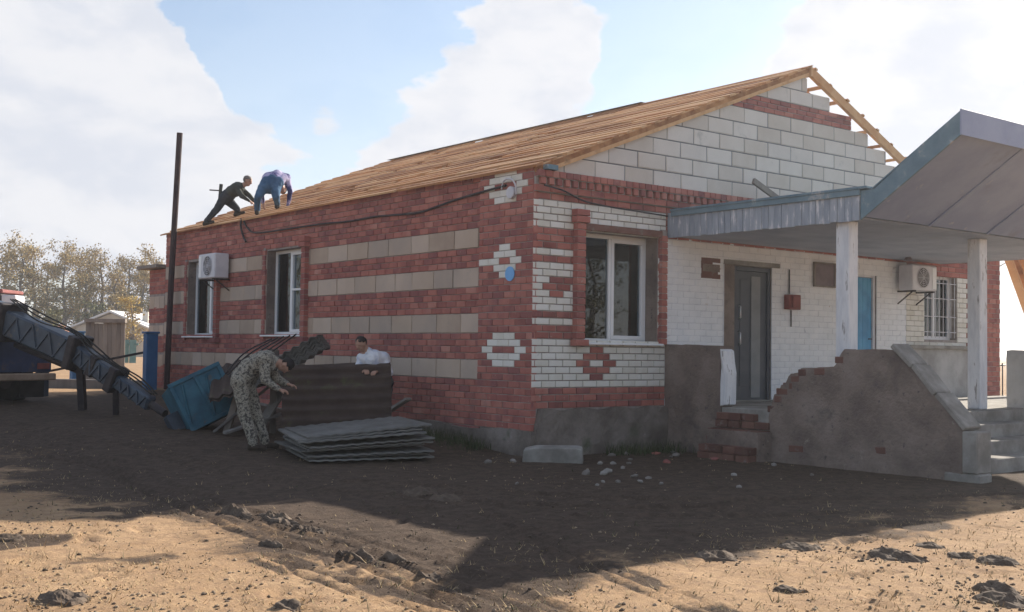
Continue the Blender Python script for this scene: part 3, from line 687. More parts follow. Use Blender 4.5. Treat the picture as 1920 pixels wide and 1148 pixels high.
MB().beam((PX + .03, -.075, PZ - .10), (PX + 6.0, -.075, PZ - .10 - 6.0 * SR), .022, .15, up=Vector((SR, 0, 1))).build('barge_board', 'timber_new', roof)
sbox('wall_plate', 'paint_teal', roof, .06, .26, -.16, .3, 4.03, 4.10)
for x in (2.12, 3.28): sbox('purlin', 'timber_old', roof, x, x + .16, .02, 13.5, rl(x) - .33, rl(x) - .19)
sbox('ridge_strip', 'timber_grey', roof, PX - .10, PX + .06, 4.0, 13.6, PZ + .020, PZ + .026, .002)
# --- annex at the far end
an = thing('annex', 'lower flat-roofed brick annex at the far left end of the house', 'annex', (1, 14.3, .4))
sbox('wall', 'mortar', an, .012, 3.0, 13.76, 14.75, .2, 3.28)
meshes, l0, h0 = UB['brick']; mb_ = MB(); mw = UB['wall_block'][0]
for i in range(30):
    z = .33 + i * CH
    blk = i in (7, 8, 9, 14, 15, 16, 21, 22, 23)
    if blk:
        if i % 7 == 0:
            y = 13.78
            for l in (.30, .33, .32):
                o = bpy.data.objects.new('wall_block', mw[i % 4]); COL.objects.link(o); setpar(o, an); o.matrix_world
                o.matrix_basis = Matrix.Translation((.0, y + l / 2, z + CH)) @ Matrix.Rotation(-math.pi / 2, 4, 'Z') @ Matrix.Diagonal(((l - .012) / .64, 1, 1, 1)); y += l
        continue
    for k in range(5):
        y0_ = 13.77 + k * .26 - (i % 2) * .13; y1_ = min(y0_ + .25, 14.75); y0_ = max(y0_, 13.77)
        if y1_ - y0_ < .05: continue
        o = bpy.data.objects.new('brick', meshes[(i + k) % 4]); COL.objects.link(o); setpar(o, an)
        o.matrix_basis = Matrix.Translation((.0, (y0_ + y1_) / 2, z + CH / 2)) @ Matrix.Rotation(-math.pi / 2, 4, 'Z') @ Matrix.Diagonal(((y1_ - y0_) / l0, 1, 1, 1))
sbox('roof_slab', 'timber_old', an, -.22, 3.2, 13.77, 15.05, 3.30, 3.38)

# ------------------------------------------------------------------ porch
pf = thing('porch_platform', 'grey concrete porch platform with broad front steps', 'porch', (5, -1.7, 0))
sbox('slab', 'concrete', pf, 2.62, 12.2, -3.45, -.13, -.1, .70, .01)
for k in range(4):
    y1_ = -3.452 - .38 * k; zt = .54 - .18 * k
    if zt > 0: sbox('step', 'concrete', pf, 2.86, 7.1, y1_ - .40, y1_ - .002, -.05 - .02 * k, zt, .012)
par = thing('porch_parapet', 'crumbling brown rendered porch parapet with a broken gap and sloping concrete cap', 'parapet', (2.7, -2.5, 0))
def wallpoly(name, mat, parent, pts, x0, x1, amp=.018, seed=1, step=.085):
    # outer face of a wall standing along y, outline in (y, z); surface roughened, solid behind
    ymin, ymax = min(p[0] for p in pts), max(p[0] for p in pts)
    n = max(2, int((ymax - ymin) / step)); top = sorted([p for p in pts], key=lambda p: -p[0]); m = MB()
    def topz(y):
        for (a0, z0), (a1, z1) in zip(top[:-1], top[1:]):
            if a1 <= y <= a0: return z0 + (z1 - z0) * ((a0 - y) / max(a0 - a1, 1e-5))
        return top[-1][1]
    cols = 14; vs = []; fs = []
    Y = np.linspace(ymin, ymax, n + 1)
    for y in Y:
        zt = topz(y) + float(fbm(np.array([y * 7]), np.array([3.3]), seed)[0] - .5) * amp * 2
        for j in range(cols + 1):
            z = -.1 + (zt + .1) * j / cols
            d = float(fbm(np.array([y * 3.0]), np.array([z * 3.0]), seed + 2)[0] - .5) * amp * 2 + float(fbm(np.array([y * 11]), np.array([z * 11]), seed + 4)[0] - .5) * amp
            vs.append((x0 + d, y, z))
        vs.append((x1, y, zt)); vs.append((x1, y, -.1))
    c = cols + 3
    for i in range(n):
        for j in range(c - 1): fs.append((i * c + j, (i + 1) * c + j, (i + 1) * c + j + 1, i * c + j + 1))
    fs.append(tuple(range(c))); fs.append(tuple(range(n * c, n * c + c))[::-1])
    return m.add(vs, fs).build(name, mat, parent)
wallpoly('wall', 'render_brown', par, [(.0, 1.61), (-1.12, 1.60)], 2.58, 2.84, seed=3)
wallpoly('broken_wall', 'render_brown', par, [(-2.02, .62), (-2.10, .92), (-2.2, .96), (-2.21, 1.05), (-2.33, 1.10), (-2.36, 1.22), (-2.52, 1.24), (-2.56, 1.30), (-3.12, 1.33), (-3.17, 1.45), (-3.24, 1.56), (-3.26, 1.57)], 2.585, 2.84, seed=13, step=.04)
wallpoly('stair_flank', 'render_brown', par, [(-3.261, 1.56), (-4.06, 1.56), (-4.93, .62), (-4.94, .61)], 2.58, 2.84, seed=23)
rngp = random.Random(8)
for y_, z_ in ((-2.09, .72), (-2.13, .86), (-2.24, .97), (-2.42, 1.15), (-2.64, 1.24), (-2.94, 1.26), (-3.20, 1.42), (-2.36, 1.05), (-3.7, .28), (-2.55, .20)):
    l_ = rngp.uniform(.12, .24)
    o = MB().box(2.572 + rngp.uniform(0, .010), 2.82, -l_ / 2, l_ / 2, -.044, .044).build('exposed_brick', 'brick_old', par, .008); o.location = (0, y_, z_); o.rotation_euler = (rngp.uniform(-.05, .05), 0, rngp.uniform(-.03, .03))
# cap pieces down the slope
pts = [(-3.98, 1.575), (-4.28, 1.32), (-4.60, .98), (-5.00, .58)]
for a_, b_ in zip(pts[:-1], pts[1:]):
    MB().beam((2.71, a_[0] - .01, a_[1] + .045), (2.71, b_[0] + .01, b_[1] + .045), .34, .07, up=Vector((0, 0, 1))).build('cap_slab', 'concrete', par, .012)
sbox('end_pier', 'concrete', par, 2.55, 2.87, -5.14, -4.945, .10, .60, .015); sbox('end_footing', 'concrete', par, 2.56, 2.86, -5.16, -4.70, -.1, .098, .02)
MB().prism([(2.565, -1.13, .72), (2.565, -1.21, .74), (2.565, -1.22, 1.2), (2.565, -1.19, 1.35), (2.565, -1.17, 1.52), (2.565, -1.12, 1.55), (2.565, -1.15, 1.3), (2.565, -1.13, 1.05)], (.26, 0, 0)).build('chipped_edge', 'paint_white', par, .006)
rs = thing('rubble_steps', 'rough red brick steps laid in the gap of the porch parapet', 'steps', (2.6, -1.6, 0))
rngb = random.Random(3)
for lev, (x0_, dep_) in enumerate(((2.10, .9), (2.34, .7), (2.56, .45))):
    for r in range(2):
        for k in range(4):
            y = -1.20 - k * .235 - (lev + r) % 2 * .03
            if rngb.random() < .08 and lev == 2: continue
            MB().box(-.055, .055 + (.2 if lev < 2 else .1), -.11, .11, -.05, .05).build('brick', 'brick_old', rs, .006)
            o = bpy.context.scene.objects[-1] if False else None
    # place
bl_ = [o for o in rs.children]
i_ = 0
for o in bl_:
    lev, r_, k = i_ // 8, (i_ // 4) % 2, i_ % 4; i_ += 1
    o.matrix_basis = Matrix.Translation((2.16 + lev * .20 + rngb.uniform(-.02, .02), -1.22 - k * .235 + rngb.uniform(-.015, .015), -.02 + .055 + lev * .22 + r_ * .108)) @ Matrix.Rotation(rngb.uniform(-.06, .06), 4, 'Z')
sbox('fill', 'render_brown', rs, 2.30, 2.66, -2.06, -1.12, -.1, .40); sbox('landing', 'concrete', rs, 2.60, 2.88, -2.05, -1.13, .41, .705, .01)
par2 = thing('stair_flank_wall', 'grey stair flank wall on the right side of the porch steps', 'parapet', (7.25, -4, 0))
wallpoly('wall', 'render_grey', par2, [(-3.0, 1.60), (-4.10, 1.56), (-5.06, .60), (-5.1, .58)], 7.12, 7.40, seed=43)
# canopy
can = thing('porch_canopy', 'blue-grey wooden porch canopy with an upturned front on white posts', 'canopy', (6, -2, 3.2))
X0, X1 = 2.60, 10.1
zS = 3.27
for k in range(14):                                        # soffit boards run along x
    y1_ = -.01 - k * .247
    MB().box(X0 + .03, X1, y1_ - .243, y1_, zS + random.uniform(0, .004), zS + .025).build('soffit_board', 'soffit', can, .003)
nfb = 30
for k in range(nfb):                                       # left fascia of upright boards
    ya = -.015 - k * 3.47 / nfb; yb = ya - 3.47 / nfb + .005
    sbox('fascia_board', 'paint_peel', can, X0 - .012 + random.uniform(-.004, .004), X0 + .018, yb, ya, zS - .03 + random.uniform(-.008, .008), zS + .36, .003)
sbox('roof_sheet', 'paint_teal', can, X0 - .06, X1 + .05, -3.62, .0 - .11, zS + .375, zS + .41, .004)
sbox('eave_strip', 'paint_teal', can, X0 - .045, X0 - .013, -3.5, -.115, zS + .30, zS + .374, .003)
sbox('end_fascia', 'paint_teal', can, X1 - .01, X1 + .02, -3.48, -.02, zS, zS + .37)
VA, VB = Vector((0, -3.53, zS + .02)), Vector((0, -4.89, 4.19))  # upturned visor underside
npn = 5; wv = (X1 - X0) / npn
for k in range(npn):
    xa = X0 + .02 + k * wv; xb = xa + wv - .012
    MB().prism([(xa, VA.y, VA.z), (xb, VA.y, VA.z), (xb, VB.y, VB.z), (xa, VB.y, VB.z)], (0, .02, .03)).build('visor_panel', 'visor', can)
    if k: MB().beam((xa - .006, VA.y - .01, VA.z - .008), (xa - .006, VB.y + .01, VB.z - .008), .05, .02).build('cover_strip', 'visor', can)
up_ = Vector((0, 1.0, 1.4)).normalized()
MB().prism([(X0 - .012, -3.50, zS - .02), (X0 - .012, VB.y - .02, VB.z - .02), (X0 - .012, VB.y - .02, VB.z + .27), (X0 - .012, -3.70, zS + .36), (X0 - .012, -3.50, zS + .36)], (.03, 0, 0)).build('visor_side', 'paint_teal', can)
MB().prism([(X1, -3.50, zS - .02), (X1, VB.y - .02, VB.z - .02), (X1, VB.y - .02, VB.z + .27), (X1, -3.70, zS + .36), (X1, -3.50, zS + .36)], (.03, 0, 0)).build('visor_side', 'paint_teal', can)
MB().prism([(X0 - .03, VB.y - .045, VB.z - .03), (X1 + .03, VB.y - .045, VB.z - .03), (X1 + .03, VB.y - .045, VB.z + .275), (X0 - .03, VB.y - .045, VB.z + .29)], (0, .024, 0)).build('visor_fascia', 'visor', can, .004)
MB().prism([(X0, -3.66, zS + .36), (X1, -3.66, zS + .36), (X1, VB.y - .02, VB.z + .26), (X0, VB.y - .02, VB.z + .26)], (0, .01, .015)).build('visor_top', 'paint_teal', can)
for x, y in ((2.80, -3.14), (6.10, -3.10), (9.4, -3.10)):
    MB().box(x - .105, x + .105, y - .105, y + .105, .70, zS - .002).build('post', 'paint_white', can, .012)
sbox('front_beam', 'soffit', can, X0 + .05, X1 - .02, -3.28, -3.0, zS - .10, zS - .0015) if False else None
MB().tube([(8.29, -.5, 3.2), (8.29, -.5, 3.265)], [.09, .05], 12).build('ceiling_lamp', 'plaque', can)
tag(MB().beam((4.2, -.35, 4.26), (5.6, -.35, 3.72), .05, .09).build('loose_board', 'timber_old'), 'dark loose board lying on the canopy roof against the gable', 'board')

# ------------------------------------------------------------------ fittings on the walls
def ac_unit(name, label, face, u0, u1, z0, z1, d0, d1, group):
    c = face.fn((u0 + u1) / 2, d1, z0); t_ = thing(name, label, 'air conditioner', c, group)
    p, r = face.fn(u0, d0, z0), face.fn(u1, d1, z1); MB().box(p.x, r.x, p.y, r.y, p.z, r.z).build('casing', 'lamp_pale', t_, .02)
    uc = u0 + (u1 - u0) * .42; zc = (z0 + z1) / 2; ri = (z1 - z0) * .40
    m = MB()
    for k in range(5): rr_ = ri * (k + 1) / 5; m.tube([face.fn(uc + rr_ * math.cos(a), d0 - .012, zc + rr_ * math.sin(a)) for a in np.linspace(0, 2 * math.pi, 25)], .006, 5)
    for a in np.linspace(0, math.pi, 5)[:-1]: m.tube([face.fn(uc - ri * math.cos(a), d0 - .012, zc - ri * math.sin(a)), face.fn(uc + ri * math.cos(a), d0 - .012, zc + ri * math.sin(a))], .005, 5)
    m.build('fan_grille', 'lamp_pale', t_)
    vs = [face.fn(uc + ri * .97 * math.cos(a), d0 - .004, zc + ri * .97 * math.sin(a)) for a in np.linspace(0, 2 * math.pi, 25)[:-1]]
    MB().prism(vs, face.fn(0, -.003, 0)).build('fan_opening', 'metal_dark', t_)
    for u in (u0 + .1, u1 - .1):
        MB().beam(face.fn(u, -.001, z0 - .02), face.fn(u, d0, z0 - .02), .03, .03).beam(face.fn(u, -.001, z0 - .25), face.fn(u, d0 + .08, z0 - .035), .02, .02).build('bracket', 'metal_dark', t_)
    p, r = face.fn(u1 - .16, d0 - .006, z0 + .04), face.fn(u1 - .03, d0 - .001, z1 - .04); MB().box(p.x, r.x, p.y, r.y, p.z, r.z).build('service_cover', 'pvc', t_)
    return t_
G_AC = 'air conditioner units on the walls'
ac_unit('air_conditioner', 'pale air conditioner unit over the far left window of the side wall', LF, 10.08, 10.92, 2.90, 3.42, -.38, -.06, G_AC)
ac_unit('air_conditioner', 'pale air conditioner unit under the canopy beside the barred window', GF, 8.62, 9.42, 2.70, 3.17, -.38, -.08, G_AC)
def disc(face, u, d, z, r, th, n=24): return [face.fn(u + r * math.cos(a), d, z + r * math.sin(a)) for a in np.linspace(0, 2 * math.pi, n + 1)[:-1]], face.fn(0, -th, 0)
p_, v_ = disc(LF, .50, -.066, 2.58, .105, .012)
tag(MB().prism(p_, v_).build('round_sign', 'sign_blue'), 'small bright blue round plate on the brick corner pilaster', 'sign')
lm = thing('wall_lamp', 'small pale lamp on a curved arm near the top of the corner pilaster', 'lamp', (-.1, .42, 3.7))
p_, v_ = disc(LF, .46, -.07, 3.74, .09, .06); MB().prism(p_, v_).build('lamp_head', 'lamp_pale', lm, .01)
MB().tube(curve_pts([(-.075, .72, 3.82), (-.12, .60, 3.93), (-.14, .42, 3.93), (-.13, .33, 3.84), (-.10, .34, 3.70)]), .013, 6).build('arm', 'lamp_pale', lm, smooth_=True)
tag(MB().tube(curve_pts([(-.085, .60, 3.86), (-.08, 1.1, 3.83), (-.03, 1.85, 3.79), (-.03, 2.4, 3.73), (-.03, 3.0, 3.67), (-.03, 3.8, 3.70), (-.03, 4.4, 3.72), (-.03, 5.2, 3.71), (-.03, 6.2, 3.74), (-.03, 7.4, 3.75), (-.03, 8.85, 3.77), (-.03, 9.3, 3.9), (-.03, 9.5, 4.08)]), .017, 6).build('cable', 'metal_dark', smooth_=True), 'sagging black cable running along the top of the side wall', 'cable')
tag(MB().tube(curve_pts([(-.03, 9.6, 4.12), (-.06, 9.55, 3.95), (-.05, 9.45, 3.75), (-.05, 9.32, 3.62)]), .022, 6).build('hanging_cable', 'metal_dark', smooth_=True), 'short dark cable end hanging from the wall top under the roof workers', 'cable')
tag(MB().tube(curve_pts([(.03, -.13, 3.80), (.4, -.11, 3.76), (.8, -.07, 3.66), (1.3, -.05, 3.62), (1.9, -.05, 3.60), (2.56, -.05, 3.58)]), .012, 6).build('front_cable', 'metal_dark', smooth_=True), 'thin dark cable under the cornice above the front window', 'cable')
pl_ = thing('notice_plaque', 'dark framed notice plaque on the white wall between the two doors', 'plaque', (6.5, -.02, 2.68))
sbox('plate', 'plaque', pl_, 6.22, 6.75, -.03, -.008, 2.69, 3.06); f = MB(); [f.box(*a) for a in ((6.18, 6.79, -.045, -.01, 3.061, 3.09), (6.18, 6.79, -.045, -.01, 2.66, 2.689), (6.18, 6.219, -.045, -.01, 2.689, 3.061), (6.751, 6.79, -.045, -.01, 2.689, 3.061))]; f.build('frame', 'timber_old', pl_)
bx = thing('alarm_box', 'small red-brown box on the white wall right of the dark door', 'box', (5.55, -.06, 2.23))
sbox('case', 'box_red', bx, 5.40, 5.72, -.12, -.006, 2.24, 2.49, .01); sbox('lid', 'box_red', bx, 5.47, 5.66, -.15, -.121, 2.27, 2.46, .01)
MB().tube([(5.53, -.02, 2.50), (5.53, -.02, 2.92)], .012, 6).tube([(5.58, -.02, 2.23), (5.58, -.02, 1.95)], .012, 6).build('conduit', 'metal_dark', bx)
tag(MB().tube([(-.17, 12.66, 6.31), (-.17, 12.95, 3.0), (-.17, 13.08, .25)], .066, 12).build('stove_pipe', 'pipe_brown', smooth_=False), 'tall thin dark brown pipe rising past the far corner of the house', 'pipe')
# boards leaning at the right corner
for k, (xt, xb, yy) in enumerate(((12.32, 14.35, -.12), (12.50, 14.7, -.18), (12.72, 14.95, -.26))):
    o = MB().beam((xt, yy, 3.72 - .1 * k), (xb, yy - .3, .06), .05, .17, up=Vector((0, 1, 0))).build('leaning_plank', 'timber_new')
    tag(o, ('orange plank leaning at the right house corner, nearest the wall', 'middle one of the orange planks leaning at the right house corner', 'outermost orange plank leaning at the right house corner')[k], 'plank', 'planks leaning at the right corner')
rl_ = thing('railing', 'thin dark metal railing beyond the right corner of the house', 'railing', (13, .8, 0))
for k in range(8): MB().tube([(12.35 + k * .22, .8, 0), (12.35 + k * .22, .8, 1.35)], .014, 6).build('bar', 'metal_dark', rl_)
MB().tube([(12.3, .8, 1.3), (14.0, .8, 1.3)], .018, 6).tube([(12.3, .8, .2), (14.0, .8, .2)], .018, 6).build('rail', 'metal_dark', rl_)

# ------------------------------------------------------------------ sheets of roofing slate
def sheet(length, width, waves, th=.007, amp=.02, nx_=None, sag=0.0):
    n = waves * 8; m = MB(); vs = []; fs = []; ny_ = 4
    for j in range(ny_ + 1):
        for i in range(n + 1):
            x = width * (i / n - .5); z = amp * math.sin(2 * math.pi * waves * i / n) + sag * ((j / ny_ - .5) ** 2)
            vs.append((x, length * (j / ny_ - .5), z)); 
    k0 = len(vs); vs += [(x, y, z - th) for x, y, z in vs]; w = n + 1
    for j in range(ny_):
        for i in range(n): a_ = j * w + i; fs += [(a_, a_ + 1, a_ + w + 1, a_ + w), (k0 + a_ + w, k0 + a_ + w + 1, k0 + a_ + 1, k0 + a_)]
    for i in range(n): fs += [(k0 + i, k0 + i + 1, i + 1, i), (ny_ * w + i, ny_ * w + i + 1, k0 + ny_ * w + i + 1, k0 + ny_ * w + i)]
    for j in range(ny_): fs += [(j * w, (j + 1) * w, k0 + (j + 1) * w, k0 + j * w), (k0 + j * w + n, k0 + (j + 1) * w + n, (j + 1) * w + n, j * w + n)]
    return m.add(vs, fs)
def frame(o, c, ex, ey):
    ex = Vector(ex).normalized(); ey = Vector(ey); ey = (ey - ex * ey.dot(ex)).normalized(); ez = ex.cross(ey)
    o.matrix_world = Matrix(((ex.x, ey.x, ez.x, c[0]), (ex.y, ey.y, ez.y, c[1]), (ex.z, ey.z, ez.z, c[2]), (0, 0, 0, 1)))
shm = sheet(1.75, 1.66, 10, amp=.005, th=.020).mesh('slate_sheet', 'slate', smooth_=False)
u_ = Vector((.954, -.30, 0)); v_ = Vector((.30, .954, 0))
ct = Vector((-3.18, .62, 0)) + u_ * .82 + v_ * .95
for k in range(9):
    o = add_obj('slate_sheet', shm); tl = .012 + .010 * k; off = rng.uniform(-.12, .12)
    frame(o, (ct.x + rng.uniform(-.07, .07), ct.y + off, .06 + k * .036 + (0.04 if k > 5 else 0) + (.03 if k > 2 else 0)), u_ + Vector((0, rng.uniform(-.07, .07), tl)), v_ + Vector((rng.uniform(-.05, .05), 0, rng.uniform(-.006, .006))))
    tag(o, ['lowest', 'second lowest', 'third lowest', 'fourth lowest', 'middle', 'fourth highest', 'third highest', 'second highest', 'topmost'][k] + ' grey roofing sheet of the flat stack on the ground', 'roofing sheet', 'stacked roofing sheets')
shb = sheet(1.62, 1.02, 6, amp=.026).mesh('roofing_sheet', 'slate_brown')
for k in range(4):
    o = add_obj('roofing_sheet', shb)
    base = Vector((-1.60, 2.70, .76)) + Vector((.05, .09, .012)) * k
    frame(o, base, Vector((.22, .42, .88)) + Vector((0, rng.uniform(-.03, .03), 0)), Vector((.80, -.62, -.09)) + Vector((0, 0, rng.uniform(-.03, .03))))
    tag(o, 'brown roofing sheet standing foremost between the two men' if k == 0 else 'brown roofing sheet standing behind the foremost one between the men', 'roofing sheet', 'roofing sheets standing between the men')
sho = sheet(1.6, 1.13, 6, amp=.024).mesh('mossy_sheet', 'slate_brown')
for k in range(2):
    o = add_obj('mossy_sheet', sho); frame(o, Vector((-2.02, 4.95, 1.02)) + Vector((0, .05, .045)) * k, Vector((.80, -.50, .34)), Vector((.42, .80, .28)))
    tag(o, 'mossy brown roofing sheet sloping up behind the bending man' if k else 'lower mossy brown roofing sheet resting on the teal basket', 'roofing sheet', 'sheets resting on the basket')
bun = sheet(.80, 1.35, 9, amp=.02, th=.012).mesh('raised_sheet', 'slate')
for k in range(10):
    o = add_obj('raised_sheet', bun); ex_ = Vector((.70, -.50, .50)); ey_ = Vector((.55, .83, .0))
    frame(o, Vector((-1.68, 4.05, 1.16)) + Vector((-.012, .01, .021)) * k + ex_ * rng.uniform(-.010, .010) + ey_ * rng.uniform(-.07, .03), ex_, ey_)
    tag(o, ('lowest dark wavy sheet' if k == 0 else 'uppermost dark wavy sheet' if k == 9 else 'dark wavy inner sheet') + ' of the raised bundle behind the bending man', 'roofing sheet', 'raised bundle of wavy sheets')
sup = MB().beam((-2.35, 4.9, gz(-2.35, 4.9)), (-2.2, 4.75, .86), .1, .1).beam((-1.45, 4.0, gz(-1.4, 4)), (-1.5, 4.05, 1.22), .1, .1).beam((-1.75, 4.5, gz(-1.75, 4.5)), (-1.8, 4.4, 1.1), .1, .1)
tag(sup.build('timber_trestle', 'timber_old'), 'dark timber props under the raised roofing sheets', 'trestle')
for k in range(5):
    a_ = Vector((-2.35 + .04 * k, 5.35 - .05 * k, .86 + .03 * k)); b_ = Vector((-1.50 + .03 * k, 5.1 - .16 * k, 1.62 + .02 * k)); mid = (a_ + b_) / 2 + Vector((0, .05, .12 - .04 * k))
    tag(MB().tube(curve_pts([a_, mid, b_]), .013, 6).build('lifting_sling', 'metal_dark', smooth_=True), 'dark lifting sling looped above the mossy sheets', 'sling', 'slings above the sheets')

for k, (a_, b_, w_, lb) in enumerate((((-2.55, 4.95, .0), (-1.55, 4.35, 1.12), .14, 'dark scrap board leaning under the raised bundle, nearest the basket'), ((-2.2, 4.2, .0), (-1.4, 4.6, 1.0), .18, 'broad dark scrap board leaning behind the bending man'), ((-1.95, 3.6, .0), (-1.15, 3.9, 1.08), .16, 'dark scrap board leaning left of the standing sheets'), ((-2.7, 4.2, .05), (-1.2, 4.35, .55), .12, 'dark scrap board lying low and slanting behind the bending man'), ((-1.2, 3.1, .0), (-.85, 1.9, .75), .13, 'dark scrap board leaning beside the white-shirted man'))):
    a_ = Vector(a_); a_.z += gz(a_.x, a_.y)
    tag(MB().beam(a_, b_, w_, .04).build('scrap_board', 'timber_grey', None, .004), lb, 'board', 'scrap boards by the basket')
# ------------------------------------------------------------------ lift basket, boom and truck
bk = thing('lift_basket', 'teal sheet-metal lift basket tipped over at the lower end of the boom', 'basket', (-2.5, 5.8, .1))
bc = Vector((-2.47, 5.70, .585)); rr3 = Vector((.788, -.616, 0)); dd3 = Vector((.616, .788, 0)); zz = Vector((0, 0, 1))
ang = rad(29); bx_ = (rr3 * math.cos(ang) + zz * math.sin(ang)); bz_ = (-rr3 * math.sin(ang) + zz * math.cos(ang)); by_ = dd3
# front panel faces the camera; outline 0.9 x 0.8 m, depth 0.8 m
bx_, by_ = (bx_ * math.cos(.5) + by_ * math.sin(.5)).normalized(), (by_ * math.cos(.5) - bx_ * math.sin(.5)).normalized()
def bpnt(a, b_, c): return bc + (bx_ * a + by_ * b_ + bz_ * c) * .97
def bbox(name, mat, a0, a1, b0, b1, c0, c1, parent=bk, bev=.006):
    vs = [bpnt(a, b_, c) for c in (c0, c1) for a, b_ in ((a0, b0), (a1, b0), (a1, b1), (a0, b1))]
    return MB().add(vs, [(0, 3, 2, 1), (4, 5, 6, 7), (0, 1, 5, 4), (1, 2, 6, 5), (2, 3, 7, 6), (3, 0, 4, 7)]).build(name, mat, parent, bev)
fp = bbox('front_panel', 'basket_teal', -.45, .45, -.40, -.375, -.42, .40)
bbox('rear_panel', 'basket_teal', -.45, .45, .375, .40, -.42, .40); bbox('side_panel', 'basket_teal', -.45, -.425, -.374, .374, -.42, .40); bbox('side_panel', 'basket_teal', .425, .45, -.374, .374, -.42, .40)
bbox('floor_plate', 'basket_teal', -.424, .424, -.374, .374, -.42, -.39)
for a0, a1, c0, c1 in ((-.47, .47, .36, .43), (-.47, .47, -.45, -.38), (-.47, -.40, -.379, .359), (.40, .47, -.379, .359), (-.03, .03, -.379, .359)): bbox('edge_frame', 'basket_teal', a0, a1, -.43, -.401, c0, c1)
for s1 in (-1, 1): MB().beam(bpnt(-.2 * 1 + s1 * .215, -.415, -.34), bpnt(-.2 + s1 * .215 + .33 * (1 if s1 < 0 else 1) * .5, -.415, .32), .035, .025).build('brace', 'basket_teal', bk)
bbox('boom_bracket', 'boom_blue', -.66, -.452, -.15, .15, -.32, .0)

ZV_ = Vector((0, 0, 1))
tr = thing('crane_truck', 'dark blue crane truck at the left edge, its jointed boom lowered to the ground', 'truck', (-4.4, 11.2, .3))
A0 = Vector((-4.32, 10.95, 0)); fwd = Vector((-.37, .93, 0)).normalized(); sd = Vector((.93, .37, 0)).normalized(); gz0 = gz(-4.4, 11.5) - .03
def tp(s_, f_, z): return A0 + sd * s_ + fwd * f_ + Vector((0, 0, gz0 + z))
def tbox(name, mat, s0, s1, f0, f1, z0, z1, bev=.01, parent=None):
    vs = [tp(a, b_, c) for c in (z0, z1) for a, b_ in ((s0, f0), (s1, f0), (s1, f1), (s0, f1))]
    return MB().add(vs, [(0, 3, 2, 1), (4, 5, 6, 7), (0, 1, 5, 4), (1, 2, 6, 5), (2, 3, 7, 6), (3, 0, 4, 7)]).build(name, mat, parent or tr, bev)
tbox('chassis', 'metal_dark', -.5, .5, .1, 6.6, .62, .86); tbox('deck', 'truck_blue', -1.18, 1.18, .05, 4.6, .98, 1.10)
tbox('tail_board', 'truck_blue', -1.18, 1.18, -.02, .048, .62, 1.28); tbox('bumper', 'bumper', -1.2, 1.2, -.16, -.03, .46, .60, .02)
for s1 in (-1, 1):
    tbox('tail_lamp', 'box_red', s1 * .98 - .14, s1 * .98 + .14, -.05, -.021, .68, .80, .008); tbox('mud_flap', 'rubber', s1 * .85 - .28, s1 * .85 + .28, .12, .14, .12, .60, .004)
    tbox('tool_locker', 'truck_blue', s1 * .95 - .22, s1 * .95 + .22, .3, 1.0, 1.105, 1.60, .03)
    tbox('outrigger', 'boom_blue', s1 * 1.22 - .09, s1 * 1.22 + .09, .2, .4, .12, .95, .01)
    for f_ in (.85, 2.2, 5.9):
        c = tp(s1 * .92, f_, .50); wl = MB(); ax = [c + sd * o_ for o_ in (-.15, -.13, .13, .15)]; wl.tube(ax, [.44, .5, .5, .44], 22)
        wo_ = wl.build('wheel', 'rubber', tr); MB().tube([c - sd * .155, c + sd * .155], .24, 16).build('rim', 'metal_dark', wo_)
tbox('cab', 'truck_blue', -1.2, 1.2, 4.8, 6.7, .7, 2.6, .08); tbox('cab_window', 'metal_dark', -1.0, 1.0, 4.77, 4.80, 1.7, 2.35, .01)
MB().tube([tp(0, 1.9, 1.10), tp(0, 1.9, 1.45)], .55, 20).build('turntable', 'boom_blue', tr)
tbox('boom_pivot', 'boom_blue', -.35, .35, 1.5, 2.3, 1.45, 2.25, .04)
BT = Vector((-2.73, 7.2, .46)); B1 = Vector((-3.06, 8.05, .86)); B2 = Vector((-3.46, 8.96, 1.33)); B3 = Vector((-4.22, 10.62, 1.88)); B4 = Vector(tp(0, 1.9, 2.05))
def section(a_, b_, w, h): return MB().beam(a_, b_, w, h).build('boom_section', 'boom_blue', tr, .035)
s3 = section(BT, B1, .20, .25); s2 = section(B1 + (B1 - B2) * .04, B2, .28, .34); s1_ = section(B2, B3, .38, .48); s0 = section(B3, B4, .48, .60)
for sec, p, d, w, h in ((s3, B1, B2 - B1, .36, .46), (s2, B2, B3 - B2, .48, .62), (s1_, B3, B4 - B3, .58, .74), (s2, (B1 + B2) / 2, B2 - B1, .32, .39)):
    d = d.normalized(); MB().beam(p - d * .09, p + d * .09, w, h).build('collar', 'metal_dark', sec, .02)
hs = MB()
for k in range(3): hs.tube(curve_pts([BT + Vector((.05 * k, 0, .17)), BT.lerp(B1, .5) + Vector((.05 * k, 0, .20 + .03 * k)), B1 + Vector((.05 * k - .1, 0, .28)), B1.lerp(B2, .5) + Vector((.05 * k - .1, 0, .24 + .05 * k)), B2 + Vector((.05 * k - .1, 0, .37)), B2.lerp(B3, .5) + Vector((.05 * k - .1, 0, .30 + .06 * k)), B3 + Vector((.04 * k, 0, .44))]), .014, 6)
hs.build('hydraulic_hose', 'rubber', s2, smooth_=True)
MB().beam(B1 + Vector((0, 0, -.1)), B1 + Vector((.05, .1, -.62)), .10, .10).build('support_leg', 'metal_dark', s3); MB().beam(B2 + Vector((.05, 0, -.2)), B2 + Vector((.15, .1, -1.05)), .12, .12).build('support_leg', 'metal_dark', s2)
MB().tube([BT, BT + (BT - B1).normalized() * .38], .07, 10).build('end_pin', 'metal_dark', s3)
